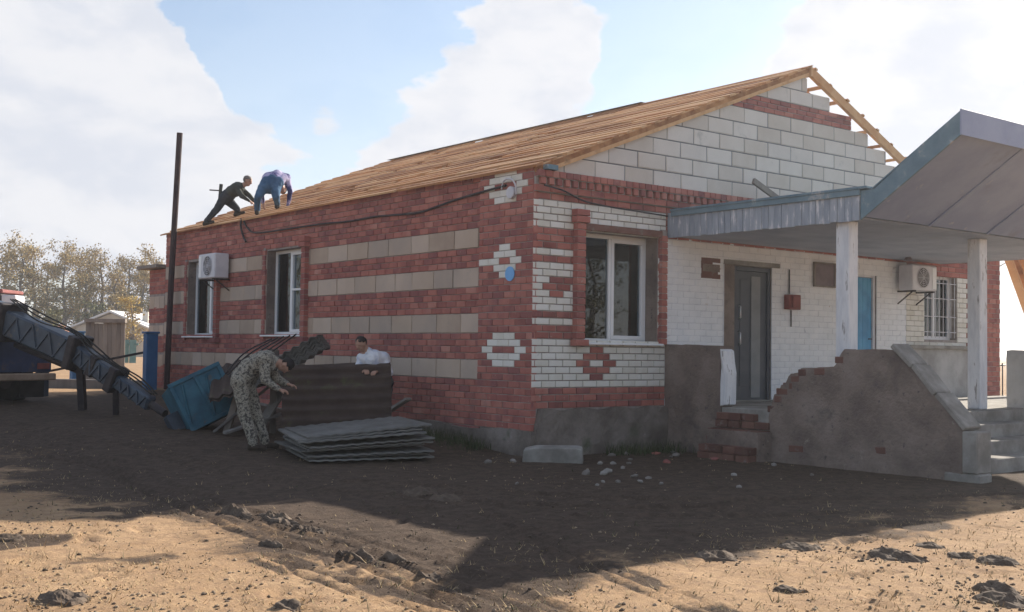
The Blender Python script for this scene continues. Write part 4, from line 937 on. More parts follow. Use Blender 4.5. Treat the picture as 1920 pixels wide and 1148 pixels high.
for sec, pa, pb, wd, hh in ((s3, BT, B1, .20, .25), (s2, B1, B2, .28, .34), (s1_, B2, B3, .38, .48)):
    d = (pb - pa).normalized(); sdv = d.cross(ZV_).normalized(); uv = sdv.cross(d); n_ = 7
    for sg in (-1, 1):
        for k in range(n_):
            a_ = pa.lerp(pb, .08 + .84 * k / n_); b_ = pa.lerp(pb, .08 + .84 * (k + 1) / n_); e0, e1 = (-1, 1) if k % 2 else (1, -1)
            MB().beam(a_ + sdv * sg * (wd / 2 + .012) + uv * e0 * hh * .42, b_ + sdv * sg * (wd / 2 + .012) + uv * e1 * hh * .42, .03, .03).build('lattice_bar', 'boom_blue', sec)
cyl = MB().tube([B3 + Vector((.12, -.05, -.42)), B2 + Vector((.12, 0, -.36))], .07, 12).build('hydraulic_cylinder', 'metal_dark', s1_, smooth_=True); MB().tube([B2 + Vector((.12, 0, -.36)), (B1 + B2) / 2 + Vector((.1, 0, -.24))], .035, 10).build('piston_rod', 'lamp_pale', s1_, smooth_=True)

# ------------------------------------------------------------------ far yard
gate = thing('gate_post', 'blue metal gate post close to the far corner of the house', 'post', (-.5, 13.15, .4), 'blue gate posts')
sbox('shaft', 'post_blue', gate, -.66, -.40, 13.05, 13.28, .2, 1.74, .01); sbox('cap', 'post_blue', gate, -.69, -.37, 13.02, 13.31, 1.742, 1.79, .01)
g2 = thing('gate_post', 'blue metal gate post half hidden behind the grey plank panel', 'post', (-.3, 19.2, .4), 'blue gate posts')
sbox('shaft', 'post_blue', g2, -.42, -.12, 19.1, 19.35, .2, 1.78, .01); sbox('cap', 'post_blue', g2, -.45, -.09, 19.07, 19.38, 1.782, 1.83, .01)
pn = thing('plank_panel', 'weathered grey plank panel propped upright between the blue gate posts', 'panel', (.3, 18.7, .4))
for k in range(9):
    a_ = Vector((.30, 18.66, 0)) + rr3 * (-.47 + k * .118); top = 2.06 + rng.uniform(-.03, .05)
    MB().beam(a_ + Vector((0, 0, .38)), a_ + Vector((.0, .06, top)), .112, .03, up=dd3).build('plank', 'timber_old', pn, .004)
for z in (.8, 1.75): MB().beam(Vector((.30, 18.72, z)) - rr3 * .5, Vector((.30, 18.72, z)) + rr3 * .5, .03, .1).build('cross_rail', 'timber_old', pn)
cap_ = Vector((.30, 18.68, 2.12)); MB().beam(cap_ - rr3 * .56, cap_ + rr3 * .54, .16, .10).build('cap_board', 'timber_old', pn)
kb = thing('kerb_beam', 'long low dark concrete beam across the yard entrance', 'beam', (-1, 16, .4))
MB().beam((.55, 15.0, .44), (-2.6, 17.4, .46), .22, .34).build('beam', 'timber_grey', kb, .015)
MB().beam((.62, 16.3, .95), (-.85, 17.9, .70), .035, .035).build('tie_rod', 'metal_dark', kb) if False else None
tag(MB().beam((-.6, 13.3, 1.32), (-2.6, 15.6, .72), .05, .05).build('barrier_pole', 'metal_dark'), 'thin dark barrier pole slanting across the yard entrance', 'pole')
fn_ = thing('yard_fence', 'low green-blue board fence at the far side of the yard', 'fence', (12, 52, .4))
for k in range(34):
    p = Vector((4.0, 60.2, .4)) + rr3 * (k * .42 - 2); MB().box(p.x - .19, p.x + .19, p.y - .02, p.y + .02, .42, 1.75).build('board', 'fence_green', fn_)
MB().beam(Vector((4, 60.25, 1.5)) - rr3 * 2.2, Vector((4, 60.25, 1.5)) + rr3 * 12.2, .05, .1).build('rail', 'fence_green', fn_)
hw = thing('far_house', 'small far house with a broad white gable roof', 'house', (24.5, 88, .4))
def hp(a, b_, z): return Vector((23.9, 88, .4)) + rr3 * a + dd3 * b_ + Vector((0, 0, z))
def hbox(name, mat, a0, a1, b0, b1, z0, z1, parent):
    vs = [hp(a, b_, c) for c in (z0, z1) for a, b_ in ((a0, b0), (a1, b0), (a1, b1), (a0, b1))]
    return MB().add(vs, [(0, 3, 2, 1), (4, 5, 6, 7), (0, 1, 5, 4), (1, 2, 6, 5), (2, 3, 7, 6), (3, 0, 4, 7)]).build(name, mat, parent)
hwl = MB().prism([hp(-2.9, 0, 0), hp(3.1, 0, 0), hp(3.1, 0, 2.55), hp(.1, 0, 3.75), hp(-2.9, 0, 2.55)], dd3 * 8).build('wall', 'wall_cream', hw)
rf = MB().prism([hp(-3.7, -.5, 2.28), hp(.1, -.5, 3.85), hp(3.9, -.5, 2.28), hp(3.9, -.5, 2.42), hp(.1, -.5, 4.02), hp(-3.7, -.5, 2.42)], dd3 * 9).build('roof', 'roof_white', hw)
hbox('chimney', 'wall_cream', 2.0, 2.5, 2.5, 3.0, 2.9, 4.0, rf); hbox('chimney', 'wall_cream', 3.1, 3.5, 1.0, 1.4, 2.4, 3.6, rf)
for a in (-2.0, -.3, 1.4):
    wnd = hbox('window', 'wall_cream', a, a + .9, -.06, .0, .9, 2.0, hw); hbox('pane', 'metal_dark', a + .08, a + .82, -.09, -.061, .98, 1.92, wnd)
sh = thing('far_shed', 'long low far shed with rusty roof left of the white-roofed house', 'shed', (17, 92, .4))
def sp(a, b_, z): return Vector((19.0, 95, .4)) + rr3 * a + dd3 * b_ + Vector((0, 0, z))
MB().prism([sp(-6, 0, 0), sp(2, 0, 0), sp(2, 0, 1.9), sp(-6, 0, 1.9)], dd3 * 4).build('wall', 'wall_cream', sh)
MB().prism([sp(-6.3, -.3, 1.9), sp(-6.3, -.3, 2.05), sp(-6.3, 2.2, 2.8), sp(-6.3, 4.3, 2.05), sp(-6.3, 4.3, 1.9)], rr3 * 8.6).build('roof', 'roof_rust', sh)
cr = thing('parked_lorry', 'partly hidden lorry cab with blue and white front beyond the crane truck', 'lorry', (.3, 30.2, .4))
def cp(a, b_, z): return Vector((-.35, 30.5, .4)) + rr3 * a + dd3 * b_ + Vector((0, 0, z))
def cbox(name, mat, a0, a1, b0, b1, z0, z1, parent, bev=.03):
    vs = [cp(a, b_, c) for c in (z0, z1) for a, b_ in ((a0, b0), (a1, b0), (a1, b1), (a0, b1))]
    return MB().add(vs, [(0, 3, 2, 1), (4, 5, 6, 7), (0, 1, 5, 4), (1, 2, 6, 5), (2, 3, 7, 6), (3, 0, 4, 7)]).build(name, mat, parent, bev)
cbx = cbox('cab', 'post_blue', -1.6, 1.0, 0, 1.8, .7, 2.2, cr, .08); cbox('cab_roof', 'box_red', -1.6, 1.0, .02, 1.78, 2.82, 2.95, cr); cbox('cab_glass', 'metal_dark', -1.55, .92, .05, 1.7, 2.2, 2.82, cr); cbox('side_trim', 'lamp_pale', .93, 1.42, .1, .9, 2.2, 2.75, cr)
cbox('bonnet', 'metal_dark', 1.0, 1.9, .1, 1.7, .8, 1.95, cr, .15); cbox('chassis', 'metal_dark', -4.5, 1.8, .3, 1.5, .5, .7, cr)
for a in (-3.5, 1.2):
    c = cp(a, .1, .45); w2_ = MB().tube([c - dd3 * .14, c + dd3 * .14], .45, 18).build('wheel', 'rubber', cr); MB().tube([c - dd3 * .15, c + dd3 * .15], .2, 12).build('rim', 'metal_dark', w2_)

# ------------------------------------------------------------------ trees
def tree(name, label, x, y, h, seed, leafmats, dens=1.0, leaf=.30, group=None, lean=0, crown0=.28, spread=.20):
    r = random.Random(seed); z0 = gz(x, y) if abs(x) < 60 else .4
    t_ = thing(name, label, 'tree', (x, y, z0), group); base = Vector((x, y, z0 - .1))
    tops = []; m = MB(); pts = [base + Vector((lean * (k / 6) ** 2 + r.uniform(-.1, .1) * k * .5, r.uniform(-.1, .1) * k * .5, h * .95 * k / 6)) for k in range(7)]
    R0 = h * .019 + .04
    m.tube(pts, [R0 * (1.15 - k / 6.2) for k in range(7)], 7)
    def along(t__): k = min(int(t__ * 6), 5); return pts[k].lerp(pts[k + 1], t__ * 6 - k)
    nl = int(13 + h * .5)
    for i in range(nl):
        tt = crown0 + (1 - crown0) * (i + r.random()) / nl * .97; p = along(min(tt, .99)); a_ = i * 2.4 + r.uniform(-.5, .5)
        L = h * spread * r.uniform(.55, 1.2) * (1.15 - .55 * tt); d = Vector((math.cos(a_), math.sin(a_), r.uniform(.3, 1.0))).normalized()
        p1 = p + d * L * .55 + Vector((0, 0, r.uniform(-.05, .1) * L)); p2 = p + d * L + Vector((r.uniform(-.2, .2), r.uniform(-.2, .2), r.uniform(0, .3))) * L
        m.tube([p, p1, p2], [R0 * .38 * (1.2 - tt), R0 * .25 * (1.2 - tt), .012], 5); tops += [(p1, .75), (p2, 1.0)]
        for q_ in range(2):
            p3 = p1.lerp(p2, r.random()) + Vector((r.uniform(-1, 1), r.uniform(-1, 1), r.uniform(-.3, .8))) * L * .32; m.tube([p1.lerp(p2, .3), p3], [R0 * .14, .01], 4); tops.append((p3, .8))
    m.build('trunk', 'bark', t_)
    tops.append((pts[-1], 1))
    lv = {}
    for (c, s_) in tops:
        hi = (c.z - z0) / h
        for k in range(int(18 * dens * r.choice((.15, .4, 1.0, 1.9)))):
            g_ = Vector((r.gauss(0, 1), r.gauss(0, 1), r.gauss(0, .8))) * h * .040 * s_; p = c + g_; a_ = Vector((r.gauss(0, 1), r.gauss(0, 1), r.gauss(0, 1))).normalized(); b_ = a_.orthogonal().normalized(); s2_ = leaf * r.uniform(.5, 1.2)
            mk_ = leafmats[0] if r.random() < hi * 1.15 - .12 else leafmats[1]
            q_ = lv.setdefault(mk_, MB()); w_ = a_.cross(b_); q_.add([p - b_ * s2_ * .5, p + w_ * s2_ * .32, p + b_ * s2_ * .55, p - w_ * s2_ * .3], [(0, 1, 2, 3)])
    for mk_, q_ in lv.items():
        me_ = bpy.data.meshes.new('crown'); me_.from_pydata(q_.v, [], q_.f); me_.materials.append(MATS[mk_]); add_obj('crown', me_, t_)
    return t_
TL = [(-60, 123, 11.6), (-25, 118, 10.2), (10, 122, 12.6), (38, 117, 11.9), (64, 126, 12.2), (90, 120, 10.0), (120, 116, 11.2), (146, 124, 12.3), (163, 119, 10.6), (190, 122, 11.8), (218, 117, 9.0), (240, 121, 10.9), (266, 116, 9.6), (292, 123, 11.2), (318, 118, 9.4)]
names = ['far left', 'second', 'third']
for i, (px, dpt, h) in enumerate(TL):
    d_ = RIGHT * ((px - 960) / 2154.9) + FWD; p = CAM + d_ * dpt
    kind = ('leaf_ochre', 'leaf_grey') if i % 3 == 1 else ('leaf_ochre', 'leaf_olive')
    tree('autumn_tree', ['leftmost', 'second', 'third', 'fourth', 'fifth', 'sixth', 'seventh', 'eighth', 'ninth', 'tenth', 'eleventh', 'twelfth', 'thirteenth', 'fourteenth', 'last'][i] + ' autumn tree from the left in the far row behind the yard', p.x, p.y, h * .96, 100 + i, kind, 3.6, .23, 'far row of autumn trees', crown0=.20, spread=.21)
for i, (px, dpt, h, lm_, lb) in enumerate(((250, 98, 5.2, ('leaf_yellow', 'leaf_ochre'), 'small bright yellow tree right of the white-roofed far house'), (103, 92, 3.9, ('leaf_olive', 'leaf_olive'), 'small olive green bush tree left of the far house'), (175, 104, 4.8, ('leaf_olive', 'leaf_grey'), 'low dull green tree just behind the far white roof'), (228, 106, 5.6, ('leaf_ochre', 'leaf_olive'), 'brownish low tree right behind the ridge of the far house'))):
    d_ = RIGHT * ((px - 960) / 2154.9) + FWD; p = CAM + d_ * dpt
    tree('garden_tree', lb, p.x, p.y, h, 300 + i, lm_, 1.3, .26, crown0=.12, spread=.26)
tree('bare_tree', 'slender nearly bare tree beyond the right corner of the house', 22.6, 7.0, 6.5, 411, ('leaf_ochre', 'leaf_grey'), .12, .12, crown0=.3, spread=.22)
# across the yard, behind the viewer: what the front window mirrors
for i, (x, y, h) in enumerate(((20, -22, 6.2), (25, -26, 7.4), (30, -23, 5.6), (35, -30, 8.0), (27, -34, 7.0), (-20, 48, 8), (-26, 44, 7))):
    tree('yard_tree', 'leafy tree across the yard opposite the house front', x, y, h, 500 + i, ('leaf_olive', 'leaf_olive'), 1.1, .22, 'trees across the yard', crown0=.15, spread=.28)

# ------------------------------------------------------------------ people
RV = Vector((.788, -.616, 0)); DV = Vector((.616, .788, 0)); ZV = Vector((0, 0, 1))
def person(label, base, J, bones, head, regions, hands=(), hair=None, bulk=1.14, voxel=.0105):
    base = Vector(base); w = lambda p: base + RV * p[0] + ZV * p[1] + DV * p[2]
    m = MB(); segs = []
    def cap(a_, b_, ra, rb, reg_):
        m.sphere(a_, ra, 12, 8); m.sphere(b_, rb, 12, 8)
        if (b_ - a_).length > .005: m.tube([a_, b_], [ra, rb], 14)
        segs.append((a_, b_, ra, rb, reg_))
    for a_, b_, ra, rb, reg_ in bones: k_ = bulk if reg_ in ('trousers', 'shirt') else 1.0; cap(w(J[a_]), w(J[b_]), ra * k_, rb * k_, reg_)
    # head: skull, jaw, nose, ears
    hc = w(head['c']); up = (RV * head['up'][0] + ZV * head['up'][1] + DV * head['up'][2]).normalized(); fc = RV * head['face'][0] + ZV * head['face'][1] + DV * head['face'][2]
    fc = (fc - up * fc.dot(up)).normalized(); sd_ = fc.cross(up)
    m.sphere(hc + up * .022, (.074, .092, .098), 16, 12, (sd_, fc, up)); m.sphere(hc - up * .045 + fc * .022, (.056, .066, .062), 14, 10, (sd_, fc, up))
    m.sphere(hc - up * .008 + fc * .096, (.014, .020, .024), 8, 6, (sd_, fc, up))
    for s_ in (-1, 1): m.sphere(hc + sd_ * s_ * .077 - up * .005, (.012, .022, .032), 8, 6, (sd_, fc, up)); m.sphere(hc + sd_ * s_ * .032 + fc * .082 + up * .03, (.022, .012, .008), 8, 6, (sd_, fc, up))
    segs.append((hc - up * .06, hc + up * .06, .09, .09, 'skin'))
    for hand, dirv, palmn, spread in hands:
        a_ = w(J[hand]); dv = (RV * dirv[0] + ZV * dirv[1] + DV * dirv[2]).normalized(); nv = RV * palmn[0] + ZV * palmn[1] + DV * palmn[2]; nv = (nv - dv * nv.dot(dv)).normalized(); sv = dv.cross(nv)
        for o_ in (-.022, 0, .022): cap(a_ + sv * o_, a_ + dv * .075 + sv * o_ * 1.25, .019, .017, 'skin')
        for i, L in enumerate((.030, .036, .034, .026)):
            r0 = a_ + dv * .080 + sv * (-.033 + i * .022) ; r1 = r0 + dv * L + nv * .008; r2 = r1 + dv * L * .45 + nv * L * .8
            cap(r0, r1, .0105, .0100, 'skin'); cap(r1, r2, .0100, .0085, 'skin')
        t0 = a_ + dv * .018 - sv * .034; t1 = t0 + dv * .03 - sv * .026 + nv * .01; t2 = t1 + dv * .028 + nv * .018; cap(t0, t1, .013, .0115, 'skin'); cap(t1, t2, .0115, .0095, 'skin')
    me0 = m.mesh('tmp', 'skin'); o = bpy.data.objects.new('tmp', me0); COL.objects.link(o)
    rm = o.modifiers.new('r', 'REMESH'); rm.mode = 'VOXEL'; rm.voxel_size = voxel
    sm = o.modifiers.new('s', 'SMOOTH'); sm.iterations = 3; sm.factor = .5
    dg = bpy.context.evaluated_depsgraph_get(); me_ = bpy.data.meshes.new_from_object(o.evaluated_get(dg)); bpy.data.objects.remove(o)
    me_.name = 'body'; me_.materials.clear(); rn = list(dict.fromkeys(regions.values())); [me_.materials.append(MATS[x]) for x in rn]
    co = np.empty(len(me_.vertices) * 3); me_.vertices.foreach_get('co', co); co = co.reshape(-1, 3)
    # folds in the cloth
    no = np.empty(len(co) * 3); me_.vertices.foreach_get('normal', no); no = no.reshape(-1, 3)
    best = np.full(len(co), 1e9); bi = np.zeros(len(co), int)
    for a_, b_, ra, rb, reg_ in segs:
        a3, b3 = np.array(a_), np.array(b_); ab = b3 - a3; L2 = max(ab @ ab, 1e-6); tt = np.clip((co - a3) @ ab / L2, 0, 1); d = np.linalg.norm(co - a3 - tt[:, None] * ab, axis=1) - (ra + (rb - ra) * tt)
        k = rn.index(regions[reg_]); mk_ = d < best; best[mk_] = d[mk_]; bi[mk_] = k
    clothm = np.array([x not in ('skin',) for x in rn])[bi]
    fold = (fbm(co[:, 0] * 11 + co[:, 2] * 7, co[:, 1] * 11 - co[:, 2] * 9, 5, 3) - .5) * .030 * clothm
    co2 = co + no * fold[:, None]; me_.vertices.foreach_set('co', co2.ravel())
    pi = np.empty(len(me_.polygons), int); ls = np.empty(len(me_.polygons), np.int32); me_.polygons.foreach_get('loop_start', ls); lvv = np.empty(len(me_.loops), np.int32); me_.loops.foreach_get('vertex_index', lvv)
    me_.polygons.foreach_set('material_index', bi[lvv[ls]].astype(np.int32)); me_.polygons.foreach_set('use_smooth', [True] * len(me_.polygons)); me_.update()
    t_ = thing('person', label, 'person', base); add_obj('body', me_, t_)
    if hair:
        hm = MB(); hm.sphere(hc + up * .034 - fc * .014, (.083, .098, .092), 18, 12, (sd_, fc, up)); hv = [Vector(v) for v in hm.v]
        keep = [(v - hc).dot(up) > .018 + .5 * max(0, (v - hc).dot(fc)) or (v - hc).dot(fc) < -.03 and (v - hc).dot(up) > -.05 for v in hv]
        fs = [f for f in hm.f if all(keep[i] for i in f)]; h2 = MB(); rh = random.Random(2); h2.v = [tuple(v + Vector((rh.uniform(-1, 1), rh.uniform(-1, 1), rh.uniform(-1, 1))) * .005) for v in hv]; h2.f = fs
        me2 = bpy.data.meshes.new('hair'); me2.from_pydata(h2.v, [], h2.f); me2.materials.append(MATS[hair[1]]); me2.polygons.foreach_set('use_smooth', [True] * len(me2.polygons))
        ho = add_obj(hair[0], me2, t_); sd2 = ho.modifiers.new('t', 'SOLIDIFY'); sd2.thickness = .012
    return t_
def std_bones(long_sleeve=True):
    fa = 'shirt' if long_sleeve else 'skin'
    B = [('pel', 'belly', .125, .125, 'trousers'), ('belly', 'chest', .125, .135, 'shirt'), ('chest', 'neck', .11, .06, 'shirt'), ('neck', 'headb', .055, .055, 'skin')]
    for s_ in 'LR':
        B += [('hip' + s_, 'knee' + s_, .098, .068, 'trousers'), ('knee' + s_, 'ank' + s_, .068, .050, 'trousers'), ('heel' + s_, 'toe' + s_, .043, .036, 'shoe'), ('ank' + s_, 'heel' + s_, .048, .043, 'shoe'), ('hip' + s_, 'pel', .11, .11, 'trousers'),
              ('hip' + s_, 'side' + s_, .10, .10, 'trousers'), ('side' + s_, 'sho' + s_, .095, .085, 'shirt'), ('sho' + s_, 'chest', .085, .11, 'shirt'), ('sho' + s_, 'elb' + s_, .066, .050, 'shirt'), ('elb' + s_, 'wri' + s_, .050, .036, fa), ('wri' + s_, 'han' + s_, .030, .026, 'skin')]
    return B
# 1: bending man in camouflage (L = nearer the camera)
J = dict(pel=(-.20, 1.00, 0), belly=(-.08, 1.14, 0), chest=(.12, 1.23, 0), neck=(.25, 1.24, 0), headb=(.32, 1.22, 0),
         hipL=(-.20, .95, -.10), hipR=(-.18, .95, .10), kneeL=(-.13, .52, -.13), kneeR=(-.03, .51, .14), ankL=(.00, .11, -.14), ankR=(.10, .11, .17), heelL=(-.04, .05, -.14), heelR=(.06, .05, .17), toeL=(.17, .04, -.18), toeR=(.27, .04, .15),
         sideL=(-.08, 1.12, -.08), sideR=(-.08, 1.12, .08), shoL=(.14, 1.27, -.17), shoR=(.14, 1.27, .17), elbL=(.17, .98, -.24), elbR=(.22, 1.0, .24), wriL=(.33, .86, -.17), wriR=(.38, .92, .20), hanL=(.36, .85, -.16), hanR=(.41, .915, .19))
person('bending man in pale camouflage jacket and trousers gripping the brown roofing sheet', (-3.0, 2.5, gz(-3.0, 2.5) - .005), J, std_bones(), dict(c=(.40, 1.19, 0), up=(.9, -.05, 0), face=(.15, -1, 0)),
       dict(trousers='camo', shirt='camo', skin='skin', shoe='boot'), [('hanL', (.9, -.2, 0), (.1, -1, .1), 1), ('hanR', (.9, -.2, 0), (.1, -1, -.1), 1)], ('knit_cap', 'hair_dark'), bulk=1.3)
# 2: man in white shirt behind the sheets
J = dict(pel=(.12, .88, .05), belly=(.10, 1.02, .02), chest=(.04, 1.20, -.06), neck=(-.05, 1.33, -.10), headb=(-.09, 1.37, -.12),
         hipL=(.03, .84, .0), hipR=(.22, .84, .06), kneeL=(.02, .46, -.06), kneeR=(.24, .46, .02), ankL=(.04, .11, .04), ankR=(.27, .11, .10), heelL=(.05, .05, .06), heelR=(.28, .05, .12), toeL=(.0, .04, -.15), toeR=(.22, .04, -.09),
         sideL=(.03, 1.0, .0), sideR=(.18, 1.0, .04), shoL=(-.13, 1.22, -.07), shoR=(.19, 1.23, .0), elbL=(-.22, 1.02, -.14), elbR=(.29, 1.0, -.06), wriL=(-.08, 1.035, -.26), wriR=(.14, 1.02, -.24), hanL=(-.05, 1.04, -.285), hanR=(.11, 1.025, -.27))
person('dark-haired man in a white shirt standing behind the brown sheets by the wall', (-.92, 2.86, gz(-.92, 2.86)), J, std_bones(), dict(c=(-.14, 1.43, -.15), up=(-.32, .85, -.3), face=(-.55, -.35, -.75)),
       dict(trousers='cloth_dark', shirt='shirt_white', skin='skin', shoe='boot'), [('hanL', (.3, -.2, -.9), (0, -1, 0), 1), ('hanR', (-.3, -.2, -.9), (0, -1, 0), 1)], ('hair', 'hair_dark'))
# 3, 4: workers on the roof edge; feet set on the battens
def roof_z(P): return PZ + .015 - SL * (PX - P.x)
def set_feet(base, J):
    b_ = Vector(base)
    for s_ in 'LR':
        P = b_ + RV * J['ank' + s_][0] + DV * J['ank' + s_][2]; dz = roof_z(P) - b_.z
        for k, h in (('ank', .10), ('heel', .045), ('toe', .04)):
            q_ = J[k + s_]; P2 = b_ + RV * q_[0] + DV * q_[2]; J[k + s_] = (q_[0], (roof_z(P2) - b_.z) + h, q_[2])
b3 = Vector((.28, 11.15, 0)); b3.z = roof_z(b3)
J = dict(pel=(.03, .50, 0), belly=(.13, .60, 0), chest=(.27, .70, 0), neck=(.38, .76, 0), headb=(.43, .79, 0),
         hipL=(.0, .46, -.10), hipR=(.04, .46, .10), kneeL=(-.12, .22, -.16), kneeR=(.25, .26, .12), ankL=(-.36, .1, -.12), ankR=(.24, .1, .14), heelL=(-.40, .1, -.12), heelR=(.20, .1, .14), toeL=(-.20, .1, -.14), toeR=(.40, .1, .12),
         sideL=(.10, .57, -.09), sideR=(.10, .57, .09), shoL=(.30, .70, -.17), shoR=(.30, .70, .17), elbL=(.42, .50, -.22), elbR=(.48, .58, .22), wriL=(.56, .42, -.14), wriR=(.60, .46, .16), hanL=(.59, .40, -.13), hanR=(.63, .44, .15))
set_feet(b3, J)
person('roof worker in dark clothes lunging to the right at the roof edge', b3, J, std_bones(), dict(c=(.49, .86, 0), up=(.35, .9, 0), face=(.9, -.35, 0)), dict(trousers='cloth_dark', shirt='cloth_green', skin='skin', shoe='boot'),
       [('hanL', (.8, -.5, 0), (0, -1, .2), 1), ('hanR', (.8, -.5, 0), (0, -1, -.2), 1)], ('cap', 'hair_grey'), voxel=.012)
ax_ = thing('hand_axe', 'dark axe sticking up behind the roof worker in dark clothes', 'axe', tuple(b3 + RV * -.10 + ZV * .42))
p0 = b3 + RV * -.10 + ZV * .42 - DV * .05; MB().tube([p0, p0 + ZV * .36 + RV * .03], [.035, .042], 8).build('handle', 'cloth_green', ax_); MB().beam(p0 + ZV * .22 + RV * .0, p0 + ZV * .23 - RV * .22, .03, .025).build('head', 'metal_dark', ax_)
b4 = Vector((.32, 9.05, 0)); b4.z = roof_z(b4)
J = dict(pel=(.0, .50, 0), belly=(.05, .64, .07), chest=(.10, .74, .24), neck=(.13, .70, .40), headb=(.14, .62, .48),
         hipL=(-.12, .46, -.02), hipR=(.12, .47, .0), kneeL=(-.20, .27, -.16), kneeR=(.17, .27, -.14), ankL=(-.25, .1, .02), ankR=(.15, .1, .04), heelL=(-.24, .1, -.03), heelR=(.15, .1, -.02), toeL=(-.27, .1, .20), toeR=(.16, .1, .22),
         sideL=(-.08, .62, .06), sideR=(.17, .62, .08), shoL=(-.10, .75, .26), shoR=(.28, .73, .26), elbL=(-.24, .50, .24), elbR=(.38, .43, .22), wriL=(-.20, .24, .34), wriR=(.34, .17, .24), hanL=(-.19, .21, .35), hanR=(.335, .14, .24))
set_feet(b4, J)
person('roof worker in blue jeans and violet shirt bent double, seen from behind', b4, J, std_bones(), dict(c=(.15, .54, .54), up=(.1, -.75, .6), face=(.05, -.6, -.8)), dict(trousers='jeans', shirt='shirt_violet', skin='skin', shoe='boot'),
       [('hanL', (0, -1, .1), (.5, 0, .5), 1), ('hanR', (0, -1, .1), (-.5, 0, .5), 1)], ('hair', 'hair_dark'), voxel=.012)

# ------------------------------------------------------------------ rubble, clods, weeds, dry grass
rng = random.Random(17)
rub = [(-1.09, -.40, .07), (-.71, -.45, .06), (-.39, -1.94, .10), (-1.07, -2.85, .05), (-.52, -2.55, .06), (-.5, -2.76, .05), (.21, -1.14, .06), (1.15, -.37, .07), (1.38, -.42, .08), (1.9, -.5, .07), (2.3, -.45, .06), (-.33, -4.0, .045), (.62, -3.09, .06), (2.0, -1.54, .07), (1.6, -3.5, .05), (-.74, -1.94, .09), (-1.22, -2.76, .04), (-2.16, -2.37, .04), (-1.52, -2.99, .04), (-.83, -3.3, .05), (-.85, -2.98, .06), (.36, -1.23, .06), (.55, -1.34, .05), (-.6, -2.1, .08), (.9, -1.0, .05), (.1, -1.7, .05), (1.1, -1.5, .06), (1.7, -1.0, .05), (2.1, -2.5, .06), (1.9, -.9, .08)]
for i, (x, y, r_) in enumerate(rub):
    o = MB().lump((0, 0, 0), r_ * .82, rng, .6).build('rubble_lump', 'brick_red' if i in (9, 13, 26) else 'rubble'); o.location = (x, y, gz(x, y) + r_ * .25)
    tag(o, 'pale broken masonry lump on the dark earth before the house corner' if i not in (9, 13, 26) else 'red brick fragment on the dark earth by the porch wall', 'rubble', 'masonry rubble before the house')
o = MB().prism([(-.40, -.14, -.10), (.41, -.13, -.10), (.40, -.14, .10), (.33, -.14, .12), (-.22, -.15, .125), (-.38, -.14, .09)], (.01, .28, .01)).build('concrete_block', 'concrete', None, .012); o.location = (-.18, -.62, gz(-.2, -.6) + .08); o.rotation_euler = (.03, -.02, -.72)
tag(o, 'long pale concrete block lying at the foot of the house corner', 'block')
# turned-up dark clods on the sunlit ground
CRUMBS = []
clumps = [(-5.75, -2.87, .24), (-5.58, -3.36, .30), (-5.58, -3.95, .22), (-6.18, -4.48, .14), (-5.94, -5.33, .20), (-5.74, -5.51, .13), (-5.89, -6.17, .10), (-8.04, -5.6, .20), (-7.7, -3.14, .14), (-7.05, -6.45, .10), (-3.73, -6.73, .22), (-3.63, -6.92, .24), (-2.83, -6.77, .22), (-3.51, -7.48, .18), (-2.55, -7.43, .30), (-2.09, -7.68, .14), (-2.1, -7.98, .2), (-3.3, -8.17, .17), (-3.33, -8.73, .3), (-3.67, -8.55, .2), (-4.68, -7.24, .12), (-4.2, -7.76, .14), (-4.61, -7.67, .12), (-3.56, -2.95, .26), (-3.51, -2.48, .3), (-3.1, -8.5, .2), (-2.4, -8.3, .2), (-1.9, -7.3, .15)]
for i, (x, y, r_) in enumerate(clumps):
    r_ *= .70 if i < 10 else .58
    if i in (11, 13, 17, 19, 20, 22, 26): continue
    m = MB(); el = 1.7 if i < 6 else 1.3; nr, na_ = 9, 30; vs = [(0, 0, gz(x, y) + .13 * r_)]; fs = []; sq = .5 if i < 6 else 1.05
    for j in range(1, nr + 1):
        for k in range(na_):
            t_ = j / nr; a_ = 2 * math.pi * k / na_; ed = .6 + .75 * float(fbm(np.array([math.cos(a_) * 1.7 + i * 7.1]), np.array([math.sin(a_) * 1.7 + 3.3]), 11)[0])
            dx, dy = r_ * t_ * ed * math.cos(a_) * sq, r_ * t_ * ed * math.sin(a_) * el; nz_ = float(fbm(np.array([(x + dx) * 14]), np.array([(y + dy) * 14]), 15, 3)[0])
            vs.append((dx, dy, gz(x + dx, y + dy) + (.30 * r_ * (1 - t_ * t_) + .02) * (nz_ * 1.7 - .25) - .014 * (j == nr)))
    for k in range(na_):
        fs.append((0, 1 + k, 1 + (k + 1) % na_))
        for j in range(nr - 1): c0 = 1 + j * na_; fs.append((c0 + k, c0 + na_ + k, c0 + na_ + (k + 1) % na_, c0 + (k + 1) % na_))
    m.add(vs, fs)
    for k in range(int(190 * r_ / .2)):
        a_ = rng.uniform(0, 6.28); d = abs(rng.gauss(0, .95)) * r_; qx, qy = x + d * math.cos(a_) * sq, y + d * math.sin(a_) * el; s_ = r_ * rng.uniform(.03, .10); CRUMBS.append((qx, qy, gz(qx, qy) + s_ * .2, s_))
    o = m.build('soil_clump', 'soil'); o.location = (x, y, 0)
    lab = {1: 'longest dark heap of turned soil on the sunlit ground near the wheel rut', 7: 'dark soil heap at the bottom left corner of the picture', 14: 'broad dark soil patch on the sunlit ground below the porch steps', 18: 'dark soil heap at the bottom right corner of the picture', 24: 'shaded soil heap between the sheet stack and the sunlight edge'}.get(i, 'small dark clump of turned soil on the dry ground' if i < 10 else 'small dark clump of turned soil on the sunlit ground toward the porch side')
    tag(o, lab, 'soil clump', 'clumps of turned soil')
import functools
